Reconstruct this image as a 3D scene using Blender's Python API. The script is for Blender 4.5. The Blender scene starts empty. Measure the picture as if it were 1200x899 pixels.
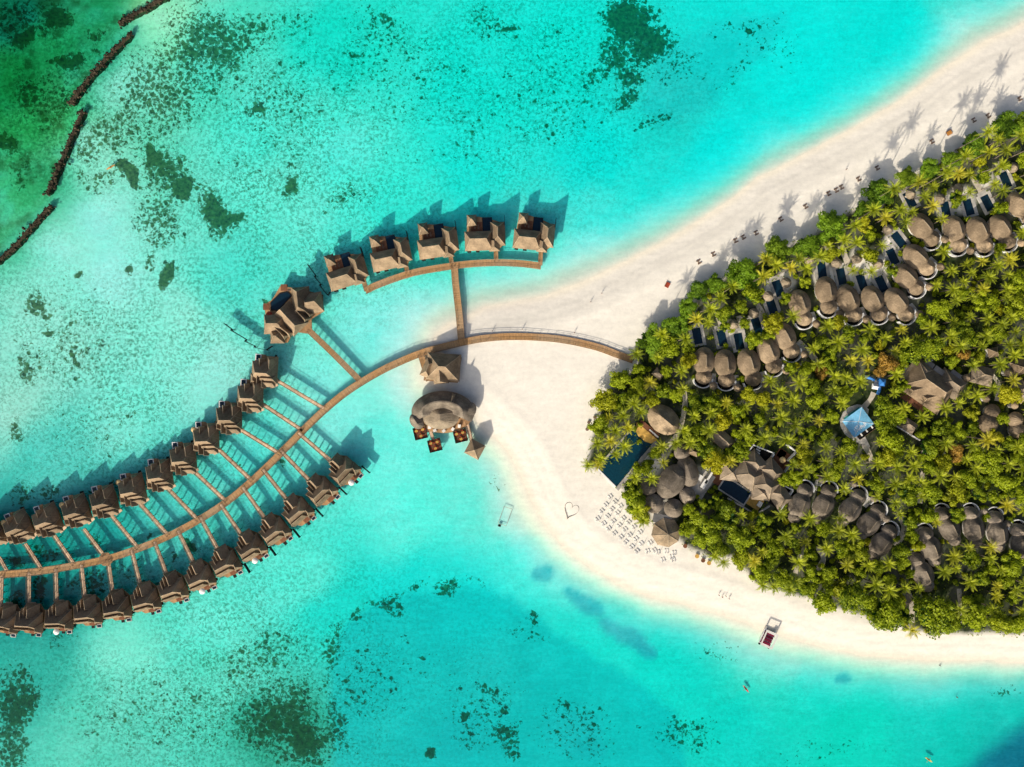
import bpy, bmesh, math, random
import numpy as np
from mathutils import Vector, Matrix, noise as mnoise

random.seed(7)
R = math.radians
SC = bpy.context.scene
COL = SC.collection
MPP = 0.4            # metres on the ground for one photograph pixel
CAM_H = 325.0        # height of the drone above the sea
LAND = 1.2           # height of the island above the sea


def at(px, py, z=0.0):
    k = MPP * (CAM_H - z) / CAM_H
    return Vector(((px - 600.0) * k, (449.5 - py) * k, z))


# ------------------------------------------------------------------ materials
def lin(r, g, b):
    def f(c):
        c /= 255.0
        return c / 12.92 if c <= 0.04045 else ((c + 0.055) / 1.055) ** 2.4
    return (f(r), f(g), f(b))


class NT:
    def __init__(self, name):
        self.m = bpy.data.materials.new(name)
        self.m.use_nodes = True
        self.t = self.m.node_tree
        self.t.nodes.clear()
        self.out = self.n('ShaderNodeOutputMaterial')

    def n(self, typ, **kw):
        nd = self.t.nodes.new(typ)
        for k, v in kw.items():
            setattr(nd, k, v)
        return nd

    def link(self, a, b):
        self.t.links.new(a, b)

    def put(self, sock, v):
        if hasattr(v, 'is_output') or isinstance(v, bpy.types.NodeSocket):
            self.link(v, sock)
        else:
            if isinstance(v, tuple) and len(v) == 3 and sock.type == 'RGBA':
                v = (*v, 1.0)
            sock.default_value = v

    def math(self, op, a, b=0.0, c=None):
        nd = self.n('ShaderNodeMath', operation=op)
        self.put(nd.inputs[0], a)
        self.put(nd.inputs[1], b)
        if c is not None:
            self.put(nd.inputs[2], c)
        return nd.outputs[0]

    def maprange(self, v, a, b, c=0.0, d=1.0, smooth=False):
        nd = self.n('ShaderNodeMapRange')
        if smooth:
            nd.interpolation_type = 'SMOOTHSTEP'
        for i, x in enumerate((v, a, b, c, d)):
            self.put(nd.inputs[i], x)
        return nd.outputs[0]

    def mix(self, f, a, b, blend='MIX'):
        nd = self.n('ShaderNodeMix', data_type='RGBA', blend_type=blend)
        self.put(nd.inputs[0], f)
        self.put(nd.inputs[6], a)
        self.put(nd.inputs[7], b)
        return nd.outputs[2]

    def noise(self, vec, scale, detail=3.0, rough=0.55, dist=0.0):
        nd = self.n('ShaderNodeTexNoise')
        if vec is not None:
            self.link(vec, nd.inputs['Vector'])
        nd.inputs['Scale'].default_value = scale
        nd.inputs['Detail'].default_value = detail
        nd.inputs['Roughness'].default_value = rough
        nd.inputs['Distortion'].default_value = dist
        return nd.outputs[0]

    def attr(self, name):
        nd = self.n('ShaderNodeAttribute', attribute_name=name)
        return nd

    def coords(self, which='Object'):
        return self.n('ShaderNodeTexCoord').outputs[which]

    def scaled(self, vec, sx, sy, sz, rz=0.0):
        nd = self.n('ShaderNodeMapping')
        self.link(vec, nd.inputs['Vector'])
        nd.inputs['Scale'].default_value = (sx, sy, sz)
        nd.inputs['Rotation'].default_value = (0, 0, rz)
        return nd.outputs[0]

    def principled(self, col, rough=0.8, spec=0.2, normal=None, metal=0.0):
        b = self.n('ShaderNodeBsdfPrincipled')
        self.put(b.inputs['Base Color'], col)
        self.put(b.inputs['Roughness'], rough)
        b.inputs['Specular IOR Level'].default_value = spec
        b.inputs['Metallic'].default_value = metal
        if normal is not None:
            self.link(normal, b.inputs['Normal'])
        self.link(b.outputs[0], self.out.inputs[0])
        return b

    def bump(self, h, strength=0.4, dist=0.2):
        nd = self.n('ShaderNodeBump')
        nd.inputs['Strength'].default_value = strength
        nd.inputs['Distance'].default_value = dist
        self.link(h, nd.inputs['Height'])
        return nd.outputs[0]


def weathered(name, col, rough=0.85, var=0.35, scale=0.9, spec=0.15, bump=0.3, stretch=None, blotch=0.25, orand=0.15):
    """a worn surface: fine grain, broad blotches and a small change from object to object"""
    t = NT(name)
    v = t.coords()
    vv = v if stretch is None else t.scaled(v, *stretch)
    f = t.noise(vv, scale, 4, 0.65)
    bl = t.noise(v, 0.22, 3, 0.5)
    fine = t.maprange(f, 0.3, 0.7, 1 - var, 1 + var)
    br = t.maprange(bl, 0.35, 0.65, 1 - blotch, 1 + blotch)
    oi = t.n('ShaderNodeObjectInfo').outputs['Random']
    ob = t.maprange(oi, 0, 1, 1 - orand, 1 + orand)
    k = t.math('MULTIPLY', t.math('MULTIPLY', fine, br), ob)
    cr = t.n('ShaderNodeCombineColor')
    for i in range(3):
        t.link(k, cr.inputs[i])
    c = t.mix(1.0, (*col, 1.0), cr.outputs[0], 'MULTIPLY')
    nr = t.bump(f, min(bump, 0.5) * 0.5, 0.07) if bump else None
    t.principled(c, rough, spec, nr)
    return t.m


M = {}
M['shingle'] = weathered('weathered shingle', (0.255, 0.185, 0.115), orand=0.24, var=0.24, scale=1.3, bump=0.35)
M['shingle_grey'] = weathered('grey shingle', (0.26, 0.205, 0.145), var=0.22, scale=1.3, bump=0.35)
M['thatch'] = weathered('grey thatch', (0.275, 0.205, 0.13), orand=0.24, var=0.28, scale=1.6, bump=0.5, blotch=0.3)
M['thatch_dark'] = weathered('dark grey thatch', (0.20, 0.165, 0.125), var=0.28, scale=1.6, bump=0.5, blotch=0.35, orand=0.2)  # darker copy of the thatch, with shade painted in on some roofs
M['thatch_ridge'] = weathered('thatch ridge', (0.30, 0.24, 0.165), var=0.2, scale=2.0, bump=0.4)
M['ridge'] = weathered('ridge board', (0.38, 0.29, 0.19), var=0.2, scale=2.0, bump=0.2)
M['deck'] = weathered('worn deck boards', (0.40, 0.235, 0.115), var=0.22, scale=1.1, bump=0.2, blotch=0.2)
M['deck_pale'] = weathered('sun bleached boards', (0.66, 0.47, 0.31), var=0.2, scale=1.1, bump=0.2, blotch=0.2)
M['deck_red'] = weathered('red brown boards', (0.20, 0.085, 0.045), var=0.25, scale=1.2, bump=0.2)
M['deck_gold'] = weathered('golden boards', (0.55, 0.33, 0.08), var=0.2, scale=1.2, bump=0.2)
M['rail'] = weathered('rail timber', (0.30, 0.20, 0.12), var=0.2, scale=2.0, bump=0.0)
M['wall_wood'] = weathered('dark timber wall', (0.12, 0.075, 0.045), var=0.3, scale=1.5, bump=0.2)
M['wall_white'] = weathered('pale render', (0.62, 0.58, 0.52), var=0.1, scale=1.5, bump=0.1, blotch=0.12)
M['paving'] = weathered('pale paving', (0.46, 0.43, 0.38), var=0.15, scale=1.2, bump=0.15, blotch=0.2)
M['sand_path'] = weathered('trodden sand', (0.58, 0.51, 0.40), var=0.15, scale=0.7, bump=0.1, blotch=0.2)
M['dark_wood'] = weathered('charred timber', (0.018, 0.016, 0.015), var=0.3, scale=2.0, bump=0.1)
M['white'] = weathered('white paint', (0.80, 0.79, 0.76), var=0.05, scale=2.0, bump=0.0, blotch=0.05, orand=0.04)
M['canvas'] = weathered('white canvas', (0.78, 0.75, 0.68), var=0.06, scale=2.0, bump=0.0, blotch=0.06)
M['tan_canvas'] = weathered('straw parasol', (0.58, 0.42, 0.20), var=0.12, scale=2.0, bump=0.2, blotch=0.1)
M['maroon'] = weathered('maroon cushion', (0.16, 0.012, 0.035), var=0.25, scale=2.0, bump=0.1)
M['red_cushion'] = weathered('red cushion', (0.42, 0.07, 0.035), var=0.2, scale=2.0, bump=0.1)
M['brown_cushion'] = weathered('brown cushion', (0.20, 0.13, 0.09), var=0.2, scale=2.0, bump=0.1)
M['orange'] = weathered('orange cloth', (0.62, 0.27, 0.06), var=0.15, scale=2.0, bump=0.1)
M['red_plastic'] = weathered('red hull', (0.55, 0.04, 0.03), rough=0.35, var=0.08, spec=0.5, bump=0.0)
M['yellow_plastic'] = weathered('yellow hull', (0.75, 0.50, 0.08), rough=0.35, var=0.08, spec=0.5, bump=0.0)
M['blue_sail'] = weathered('blue canvas', (0.20, 0.50, 0.72), var=0.12, scale=1.5, bump=0.1, blotch=0.15)
M['blue_sail_pale'] = weathered('pale blue canvas', (0.35, 0.62, 0.85), var=0.1, scale=1.5, bump=0.1)
M['blue_plastic'] = weathered('blue slide plastic', (0.04, 0.20, 0.55), rough=0.4, var=0.1, spec=0.4, bump=0.0)
M['skin'] = weathered('skin', (0.42, 0.24, 0.16), var=0.05, bump=0.0, blotch=0.05)
M['hair'] = weathered('dark hair', (0.02, 0.014, 0.01), var=0.1, bump=0.0)
M['cloth_dark'] = weathered('dark clothing', (0.04, 0.045, 0.07), var=0.1, bump=0.0)
M['cloth_red'] = weathered('red clothing', (0.45, 0.05, 0.05), var=0.1, bump=0.0)
M['cloth_white'] = weathered('white clothing', (0.7, 0.68, 0.66), var=0.05, bump=0.0)
M['trunk'] = weathered('palm trunk', (0.20, 0.16, 0.12), var=0.25, scale=2.5, bump=0.4)
M['husk'] = weathered('coconut husk line', (0.42, 0.37, 0.30), var=0.3, scale=3.0, bump=0.4)
M['grey_flat'] = weathered('grey flat roof', (0.17, 0.165, 0.16), var=0.15, scale=1.0, bump=0.1)
M['dry_crown'] = weathered('dry leaves', (0.24, 0.13, 0.04), var=0.3, scale=2.0, bump=0.2)


def plank_material(name, col):
    t = NT(name)
    v = t.coords()
    al = t.attr('along').outputs['Fac']
    cb = t.n('ShaderNodeCombineXYZ')
    t.link(al, cb.inputs[0])
    pl = t.noise(cb.outputs[0], 1.3, 2, 0.8)
    f = t.noise(v, 1.4, 4, 0.65)
    wear = t.noise(v, 0.07, 3, 0.5)
    k = t.math('MULTIPLY', t.maprange(pl, 0.32, 0.68, 0.72, 1.28), t.maprange(f, 0.3, 0.7, 0.82, 1.18))
    cc = t.n('ShaderNodeCombineColor')
    for i in range(3):
        t.link(k, cc.inputs[i])
    base = t.mix(t.maprange(wear, 0.36, 0.64), (*col, 1), (col[0] * 0.95, col[1] * 1.12, col[2] * 1.5, 1))
    t.principled(t.mix(1.0, base, cc.outputs[0], 'MULTIPLY'), 0.85, 0.15)
    return t.m


M['planks'] = plank_material('jetty planks', (0.44, 0.25, 0.105))


def pool_material(name, col):
    t = NT(name)
    v = t.coords()
    f = t.noise(v, 1.6, 3, 0.5)
    c = t.mix(t.maprange(f, 0.3, 0.7), (*[x * 0.8 for x in col], 1), (*[x * 1.25 for x in col], 1))
    t.principled(c, 0.12, 0.35, t.bump(f, 0.12, 0.1))
    return t.m


M['pool_dark'] = pool_material('dark slate pool water', (0.005, 0.022, 0.04))
M['pool_teal'] = pool_material('deep teal pool water', (0.003, 0.035, 0.055))
M['pool_green'] = pool_material('aqua pool water', (0.05, 0.36, 0.34))


def leaf_material(name, dark, bright, dry, trans=0.3):
    t = NT(name)
    a = t.attr('leaf_tone')
    sep = t.n('ShaderNodeSeparateColor')
    t.link(a.outputs['Color'], sep.inputs[0])
    tone = sep.outputs[0]
    oi = t.n('ShaderNodeObjectInfo').outputs['Random']
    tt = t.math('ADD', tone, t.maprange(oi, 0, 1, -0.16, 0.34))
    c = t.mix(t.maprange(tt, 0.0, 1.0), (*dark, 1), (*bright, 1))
    o2 = t.math('FRACT', t.math('MULTIPLY', oi, 7.31))
    c = t.mix(t.maprange(o2, 0.78, 1.0, 0.0, 0.7), c, (*dry, 1))
    b = t.n('ShaderNodeBsdfPrincipled')
    t.link(c, b.inputs['Base Color'])
    b.inputs['Roughness'].default_value = 0.55
    b.inputs['Specular IOR Level'].default_value = 0.25
    tr = t.n('ShaderNodeBsdfTranslucent')
    t.link(t.mix(1.0, c, (1.0, 1.0, 0.55, 1), 'MULTIPLY'), tr.inputs[0])
    ms = t.n('ShaderNodeMixShader')
    ms.inputs[0].default_value = trans
    t.link(b.outputs[0], ms.inputs[1])
    t.link(tr.outputs[0], ms.inputs[2])
    t.link(ms.outputs[0], t.out.inputs[0])
    return t.m


M['leaf'] = leaf_material('broad leaves', (0.030, 0.095, 0.008), (0.42, 0.50, 0.016), (0.58, 0.52, 0.02), 0.40)
M['leaf_deep'] = leaf_material('deep green leaves', (0.020, 0.08, 0.010), (0.24, 0.40, 0.018), (0.24, 0.32, 0.015), 0.34)
M['frond'] = leaf_material('palm fronds', (0.06, 0.12, 0.010), (0.50, 0.55, 0.024), (0.72, 0.60, 0.05), 0.36)
M['leaf_dry'] = leaf_material('dry orange leaves', (0.08, 0.05, 0.01), (0.50, 0.30, 0.05), (0.55, 0.36, 0.06))


# ------------------------------------------------------------------ mesh helpers
class MB:
    eps = 0

    def __init__(self):
        self.v, self.f = [], []

    def add(self, vs, fs):
        o = len(self.v)
        self.v += [tuple(p) for p in vs]
        self.f += [tuple(i + o for i in f) for f in fs]
        return self

    def box(self, cx, cy, z0, z1, lx, ly, rz=0.0):
        c, s = math.cos(rz), math.sin(rz)
        q = [(-lx / 2, -ly / 2), (lx / 2, -ly / 2), (lx / 2, ly / 2), (-lx / 2, ly / 2)]
        q = [(cx + x * c - y * s, cy + x * s + y * c) for x, y in q]
        return self.prism(q, z0, z1)

    def prism(self, poly, z0, z1):
        n = len(poly)
        a = sum(poly[i][0] * poly[(i + 1) % n][1] - poly[(i + 1) % n][0] * poly[i][1] for i in range(n))
        if a < 0:
            poly = poly[::-1]
        vs = [(x, y, z0) for x, y in poly] + [(x, y, z1) for x, y in poly]
        fs = [tuple(range(n))[::-1], tuple(range(n, 2 * n))]
        fs += [(i, (i + 1) % n, n + (i + 1) % n, n + i) for i in range(n)]
        return self.add(vs, fs)

    def hip(self, cx, cy, lx, ly, z0, z1, ridge=0.0, rz=0.0, ro=0.0, fascia=0.28):
        """hip roof whose ridge runs along local x; ridge == lx makes a gable"""
        MB.eps = (MB.eps + 1) % 40
        z0 += MB.eps * 0.004
        z1 = z0 + (z1 - z0) * 1.24
        c, s = math.cos(rz), math.sin(rz)

        def w(x, y, z):
            return (cx + x * c - y * s, cy + x * s + y * c, z)
        e = [(-lx / 2, -ly / 2), (lx / 2, -ly / 2), (lx / 2, ly / 2), (-lx / 2, ly / 2)]
        vs = [w(x, y, z0 - fascia) for x, y in e] + [w(x, y, z0) for x, y in e]
        r = max(ridge, 0.05) / 2
        vs += [w(-r, ro, z1), w(r, ro, z1)]
        fs = [(3, 2, 1, 0), (0, 1, 5, 4), (1, 2, 6, 5), (2, 3, 7, 6), (3, 0, 4, 7),
              (4, 5, 9, 8), (5, 6, 9), (6, 7, 8, 9), (7, 4, 8)]
        self.add(vs, fs)
        self.caps = getattr(self, 'caps', [])
        self.caps.append((vs[8], vs[9]))
        for i, k in ((4, 8), (5, 9), (6, 9), (7, 8)):
            self.caps.append((vs[i], vs[k]))
        return self

    def tube(self, pts, r, n=6, r2=None):
        pts = [Vector(p) for p in pts]
        m = len(pts)
        vs = []
        for i, p in enumerate(pts):
            d = (pts[min(i + 1, m - 1)] - pts[max(i - 1, 0)]).normalized()
            a = d.orthogonal().normalized() if abs(d.z) > 0.9 else Vector((0, 0, 1)).cross(d).normalized()
            b = d.cross(a)
            rr = r if r2 is None else r + (r2 - r) * i / (m - 1)
            for k in range(n):
                th = 2 * math.pi * k / n
                vs.append(p + a * rr * math.cos(th) + b * rr * math.sin(th))
        fs = []
        for i in range(m - 1):
            for k in range(n):
                a, b = i * n + k, i * n + (k + 1) % n
                fs.append((a, b, b + n, a + n))
        fs.append(tuple(range(n))[::-1])
        fs.append(tuple(range((m - 1) * n, m * n)))
        return self.add(vs, fs)

    def rings(self, rings, close=True, cap0=False, cap1=False):
        n = len(rings[0])
        vs = [p for r in rings for p in r]
        fs = []
        for i in range(len(rings) - 1):
            for k in range(n if close else n - 1):
                a, b = i * n + k, i * n + (k + 1) % n
                fs.append((a, b, b + n, a + n))
        if cap0:
            fs.append(tuple(range(n))[::-1])
        if cap1:
            fs.append(tuple(range((len(rings) - 1) * n, len(rings) * n)))
        return self.add(vs, fs)

    def hull(self, cx, cy, W, L, z0, h, rz=0.0, ridge=0.5, n=32, power=1.25, drop=0.35):
        """oval thatched roof: eave ellipse rising to a ridge that runs along local y"""
        MB.eps = (MB.eps + 1) % 40
        z0 += MB.eps * 0.004
        c, s = math.cos(rz), math.sin(rz)
        rings = []
        half = max(L - W, 0) / 2 + ridge * W * 0.12
        for q in (None, 1.0, 0.86, 0.7, 0.52, 0.34, 0.16, 0.0):
            ring = []
            for k in range(n):
                th = 2 * math.pi * k / n
                ex, ey = W / 2 * math.cos(th), L / 2 * math.sin(th)
                ry = max(-half, min(half, ey * 0.8))
                qq = 1.0 if q is None else q
                x, y = ex * qq, ry + (ey - ry) * qq
                z = z0 - drop if q is None else z0 + h * (1 - qq ** power)
                if 0.1 < qq < 0.95:
                    z += (0.07 if k % 2 else -0.07)
                if qq > 0.95:
                    z += 0.05 * math.sin(k * 2.7 + cx)
                    x *= 1 + 0.012 * math.sin(k * 1.9 + cy)
                ring.append((cx + x * c - y * s, cy + x * s + y * c, z))
            rings.append(ring)
        return self.rings(rings, True, cap0=True)

    def ell(self, cx, cy, a, b, z0, z1, rz=0.0, n=28, t0=0, t1=2 * math.pi):
        c, s = math.cos(rz), math.sin(rz)
        q = []
        for k in range(n):
            th = 2 * math.pi * k / n
            x, y = a * math.cos(th), b * math.sin(th)
            q.append((cx + x * c - y * s, cy + x * s + y * c))
        return self.prism(q, z0, z1)

    def arcwall(self, cx, cy, a, b, thick, z0, z1, t0, t1, rz=0.0, n=20):
        c, s = math.cos(rz), math.sin(rz)
        rings = []
        for k in range(n + 1):
            th = t0 + (t1 - t0) * k / n
            ring = []
            for (rr, z) in ((0, z0), (thick, z0), (thick, z1), (0, z1)):
                x, y = (a + rr) * math.cos(th), (b + rr) * math.sin(th)
                ring.append((cx + x * c - y * s, cy + x * s + y * c, z))
            rings.append(ring)
        return self.rings(rings, True, True, True)

    def build(self, name, mat, parent=None, smooth=False):
        me = bpy.data.meshes.new(name)
        me.from_pydata(self.v, [], self.f)
        me.update()
        bm = bmesh.new()
        bm.from_mesh(me)
        bmesh.ops.recalc_face_normals(bm, faces=bm.faces)
        bm.to_mesh(me)
        bm.free()
        me.materials.append(M[mat] if isinstance(mat, str) else mat)
        if hasattr(self, 'along'):
            me.attributes.new('along', 'FLOAT', 'POINT').data.foreach_set('value', self.along)
        if smooth:
            me.polygons.foreach_set('use_smooth', [True] * len(me.polygons))
            me.set_sharp_from_angle(angle=R(24))
        o = bpy.data.objects.new(name, me)
        COL.objects.link(o)
        if parent is not None:
            o.parent = parent
        return o

    def ridges(self, parent, mat='ridge', r=0.13):
        m = MB()
        for a, b in getattr(self, 'caps', []):
            if (Vector(a) - Vector(b)).length > 0.3:
                m.tube([a, b], r, 5)
        if m.v:
            return m.build('ridge_cap', mat, parent)


def tag(o, label=None, cat=None, group=None, kind=None):
    if label:
        o['label'] = label
    if cat:
        o['category'] = cat
    if group:
        o['group'] = group
    if kind:
        o['kind'] = kind
    return o


def thing(name, label, cat, loc=(0, 0, 0), rz=0.0, group=None):
    o = bpy.data.objects.new(name, None)
    COL.objects.link(o)
    o.location = loc
    o.rotation_euler = (0, 0, rz)
    o.empty_display_size = 0.5
    return tag(o, label, cat, group)


def copy_tree(o, parent=None):
    c = o.copy()
    COL.objects.link(c)
    if parent is not None:
        c.parent = parent
    for ch in list(o.children):
        copy_tree(ch, c)
    return c


def spot(proto, used, loc, rz, label=None, group=None, sc=None):
    """the first call places the prototype itself, later calls place a copy"""
    o = proto if not used else copy_tree(proto)
    used.append(o)
    o.location = loc
    o.rotation_euler = (0, 0, rz)
    if sc:
        o.scale = sc if isinstance(sc, tuple) else (sc, sc, sc)
    if label:
        o['label'] = label
    if group:
        o['group'] = group
    return o


def smooth_line(pts, step=2.0):
    """Catmull-Rom curve through 2-D points, resampled evenly"""
    P = [Vector((p[0], p[1], 0)) for p in pts]
    P = [P[0] * 2 - P[1]] + P + [P[-1] * 2 - P[-2]]
    out = []
    for i in range(1, len(P) - 2):
        a, b, c, d = P[i - 1], P[i], P[i + 1], P[i + 2]
        n = max(2, int((c - b).length / step))
        for k in range(n):
            t = k / n
            out.append(0.5 * (2 * b + (c - a) * t + (2 * a - 5 * b + 4 * c - d) * t * t + (3 * b - a - 3 * c + d) * t ** 3))
    out.append(P[-2])
    return out


def side(line, i):
    d = (line[min(i + 1, len(line) - 1)] - line[max(i - 1, 0)])
    d.z = 0
    d.normalize()
    return Vector((-d.y, d.x, 0))


def ribbon(line, w, z0, z1):
    m = MB()
    rings = []
    for i, p in enumerate(line):
        n = side(line, i) * (w / 2)
        rings.append([(p.x - n.x, p.y - n.y, z0), (p.x + n.x, p.y + n.y, z0), (p.x + n.x, p.y + n.y, z1), (p.x - n.x, p.y - n.y, z1)])
    m.rings(rings, True, True, True)
    m.along = [i * 1.7 for i in range(len(line)) for _ in range(4)]
    return m


# ------------------------------------------------------------------ ground, sea bed and water
SHORE = [(1900, -120), (1420, -60), (1260, 2), (1200, 26), (1150, 52), (1110, 77), (1070, 107), (1040, 128), (1000, 150), (960, 172), (920, 192), (890, 208),
         (850, 237), (810, 264), (770, 287), (720, 312), (680, 331), (640, 347), (600, 354), (570, 358), (548, 370), (524, 381), (512, 391),
         (506, 408), (499, 430), (500, 445), (520, 462), (556, 490), (566, 506), (582, 516), (596, 530), (606, 548), (615, 567), (625, 588), (640, 616), (660, 640),
         (690, 663), (720, 682), (760, 699), (800, 708), (840, 718), (880, 732), (920, 746), (960, 758), (1010, 768), (1060, 773),
         (1110, 774), (1200, 776), (1400, 790), (1900, 830)]
FOREST = [(1230, 128), (1185, 150), (1150, 160), (1110, 183), (1075, 200), (1040, 222), (1010, 240), (985, 252), (955, 272), (925, 286),
          (900, 296), (870, 312), (850, 322), (830, 336), (808, 356), (792, 378), (768, 386), (744, 400), (738, 418), (745, 428), (722, 438), (712, 460),
          (700, 482), (692, 512), (684, 545), (700, 556), (728, 574), (734, 598), (760, 612), (800, 638), (830, 655), (860, 655),
          (880, 680), (905, 690), (940, 700), (975, 714), (1010, 722), (1030, 736), (1060, 735), (1090, 744), (1150, 742), (1230, 746)]
WATER_RGB = [
    (20, 20, 5, 120, 95), (60, 60, 25, 165, 100), (30, 150, 40, 180, 100), (110, 60, 40, 185, 135), (20, 230, 45, 200, 140), (70, 150, 55, 195, 125),
    (110, 10, 35, 170, 115), (10, 100, 15, 145, 75), (15, 270, 60, 195, 150), (50, 215, 60, 190, 140),
    (110, 260, 160, 250, 225), (60, 300, 150, 248, 222), (130, 320, 150, 250, 225), (180, 30, 135, 245, 195), (150, 100, 110, 235, 205), (100, 180, 130, 245, 215),
    (250, 60, 60, 228, 198), (300, 150, 65, 238, 212), (400, 60, 15, 232, 205), (400, 180, 70, 245, 220), (330, 220, 85, 242, 215),
    (470, 240, 40, 240, 215), (550, 100, 8, 236, 214), (550, 200, 22, 240, 220), (650, 60, 4, 236, 214), (700, 180, 0, 236, 220),
    (780, 120, 28, 216, 200), (850, 60, 4, 230, 214), (850, 180, 0, 238, 225), (930, 80, 0, 240, 225), (1050, 40, 0, 236, 220),
    (1130, 5, 50, 230, 210), (640, 280, 75, 240, 220), (700, 265, 50, 236, 220), (60, 400, 120, 240, 215), (200, 380, 95, 242, 216),
    (280, 330, 65, 228, 204), (150, 480, 85, 240, 215), (250, 440, 112, 246, 222), (60, 540, 55, 212, 192), (50, 650, 18, 160, 145), (10, 470, 105, 230, 205),
    (120, 640, 38, 185, 170), (30, 692, 10, 140, 130), (200, 600, 48, 210, 195), (300, 540, 58, 230, 214), (380, 480, 90, 246, 226),
    (450, 380, 85, 246, 226), (470, 460, 112, 246, 222), (440, 520, 72, 240, 220), (450, 600, 60, 245, 220), (350, 680, 60, 240, 215),
    (250, 740, 68, 240, 214), (150, 770, 80, 235, 205), (20, 800, 45, 185, 160), (100, 860, 58, 215, 185), (250, 800, 60, 226, 196),
    (330, 860, 45, 180, 145), (400, 720, 14, 226, 205), (460, 700, 10, 228, 212), (450, 800, 28, 212, 196), (550, 730, 0, 226, 214),
    (560, 800, 34, 202, 190), (550, 880, 18, 185, 178), (650, 860, 10, 195, 180), (620, 650, 62, 242, 222), (700, 770, 18, 226, 205),
    (620, 600, 130, 236, 210), (780, 800, 0, 222, 200), (850, 860, 0, 216, 195), (950, 800, 8, 220, 195), (1000, 860, 0, 216, 186),
    (1100, 830, 18, 216, 195), (1190, 830, 18, 205, 186), (1215, 910, 12, 95, 115), (1120, 890, 8, 200, 180), (900, 775, 60, 226, 200)]
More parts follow.
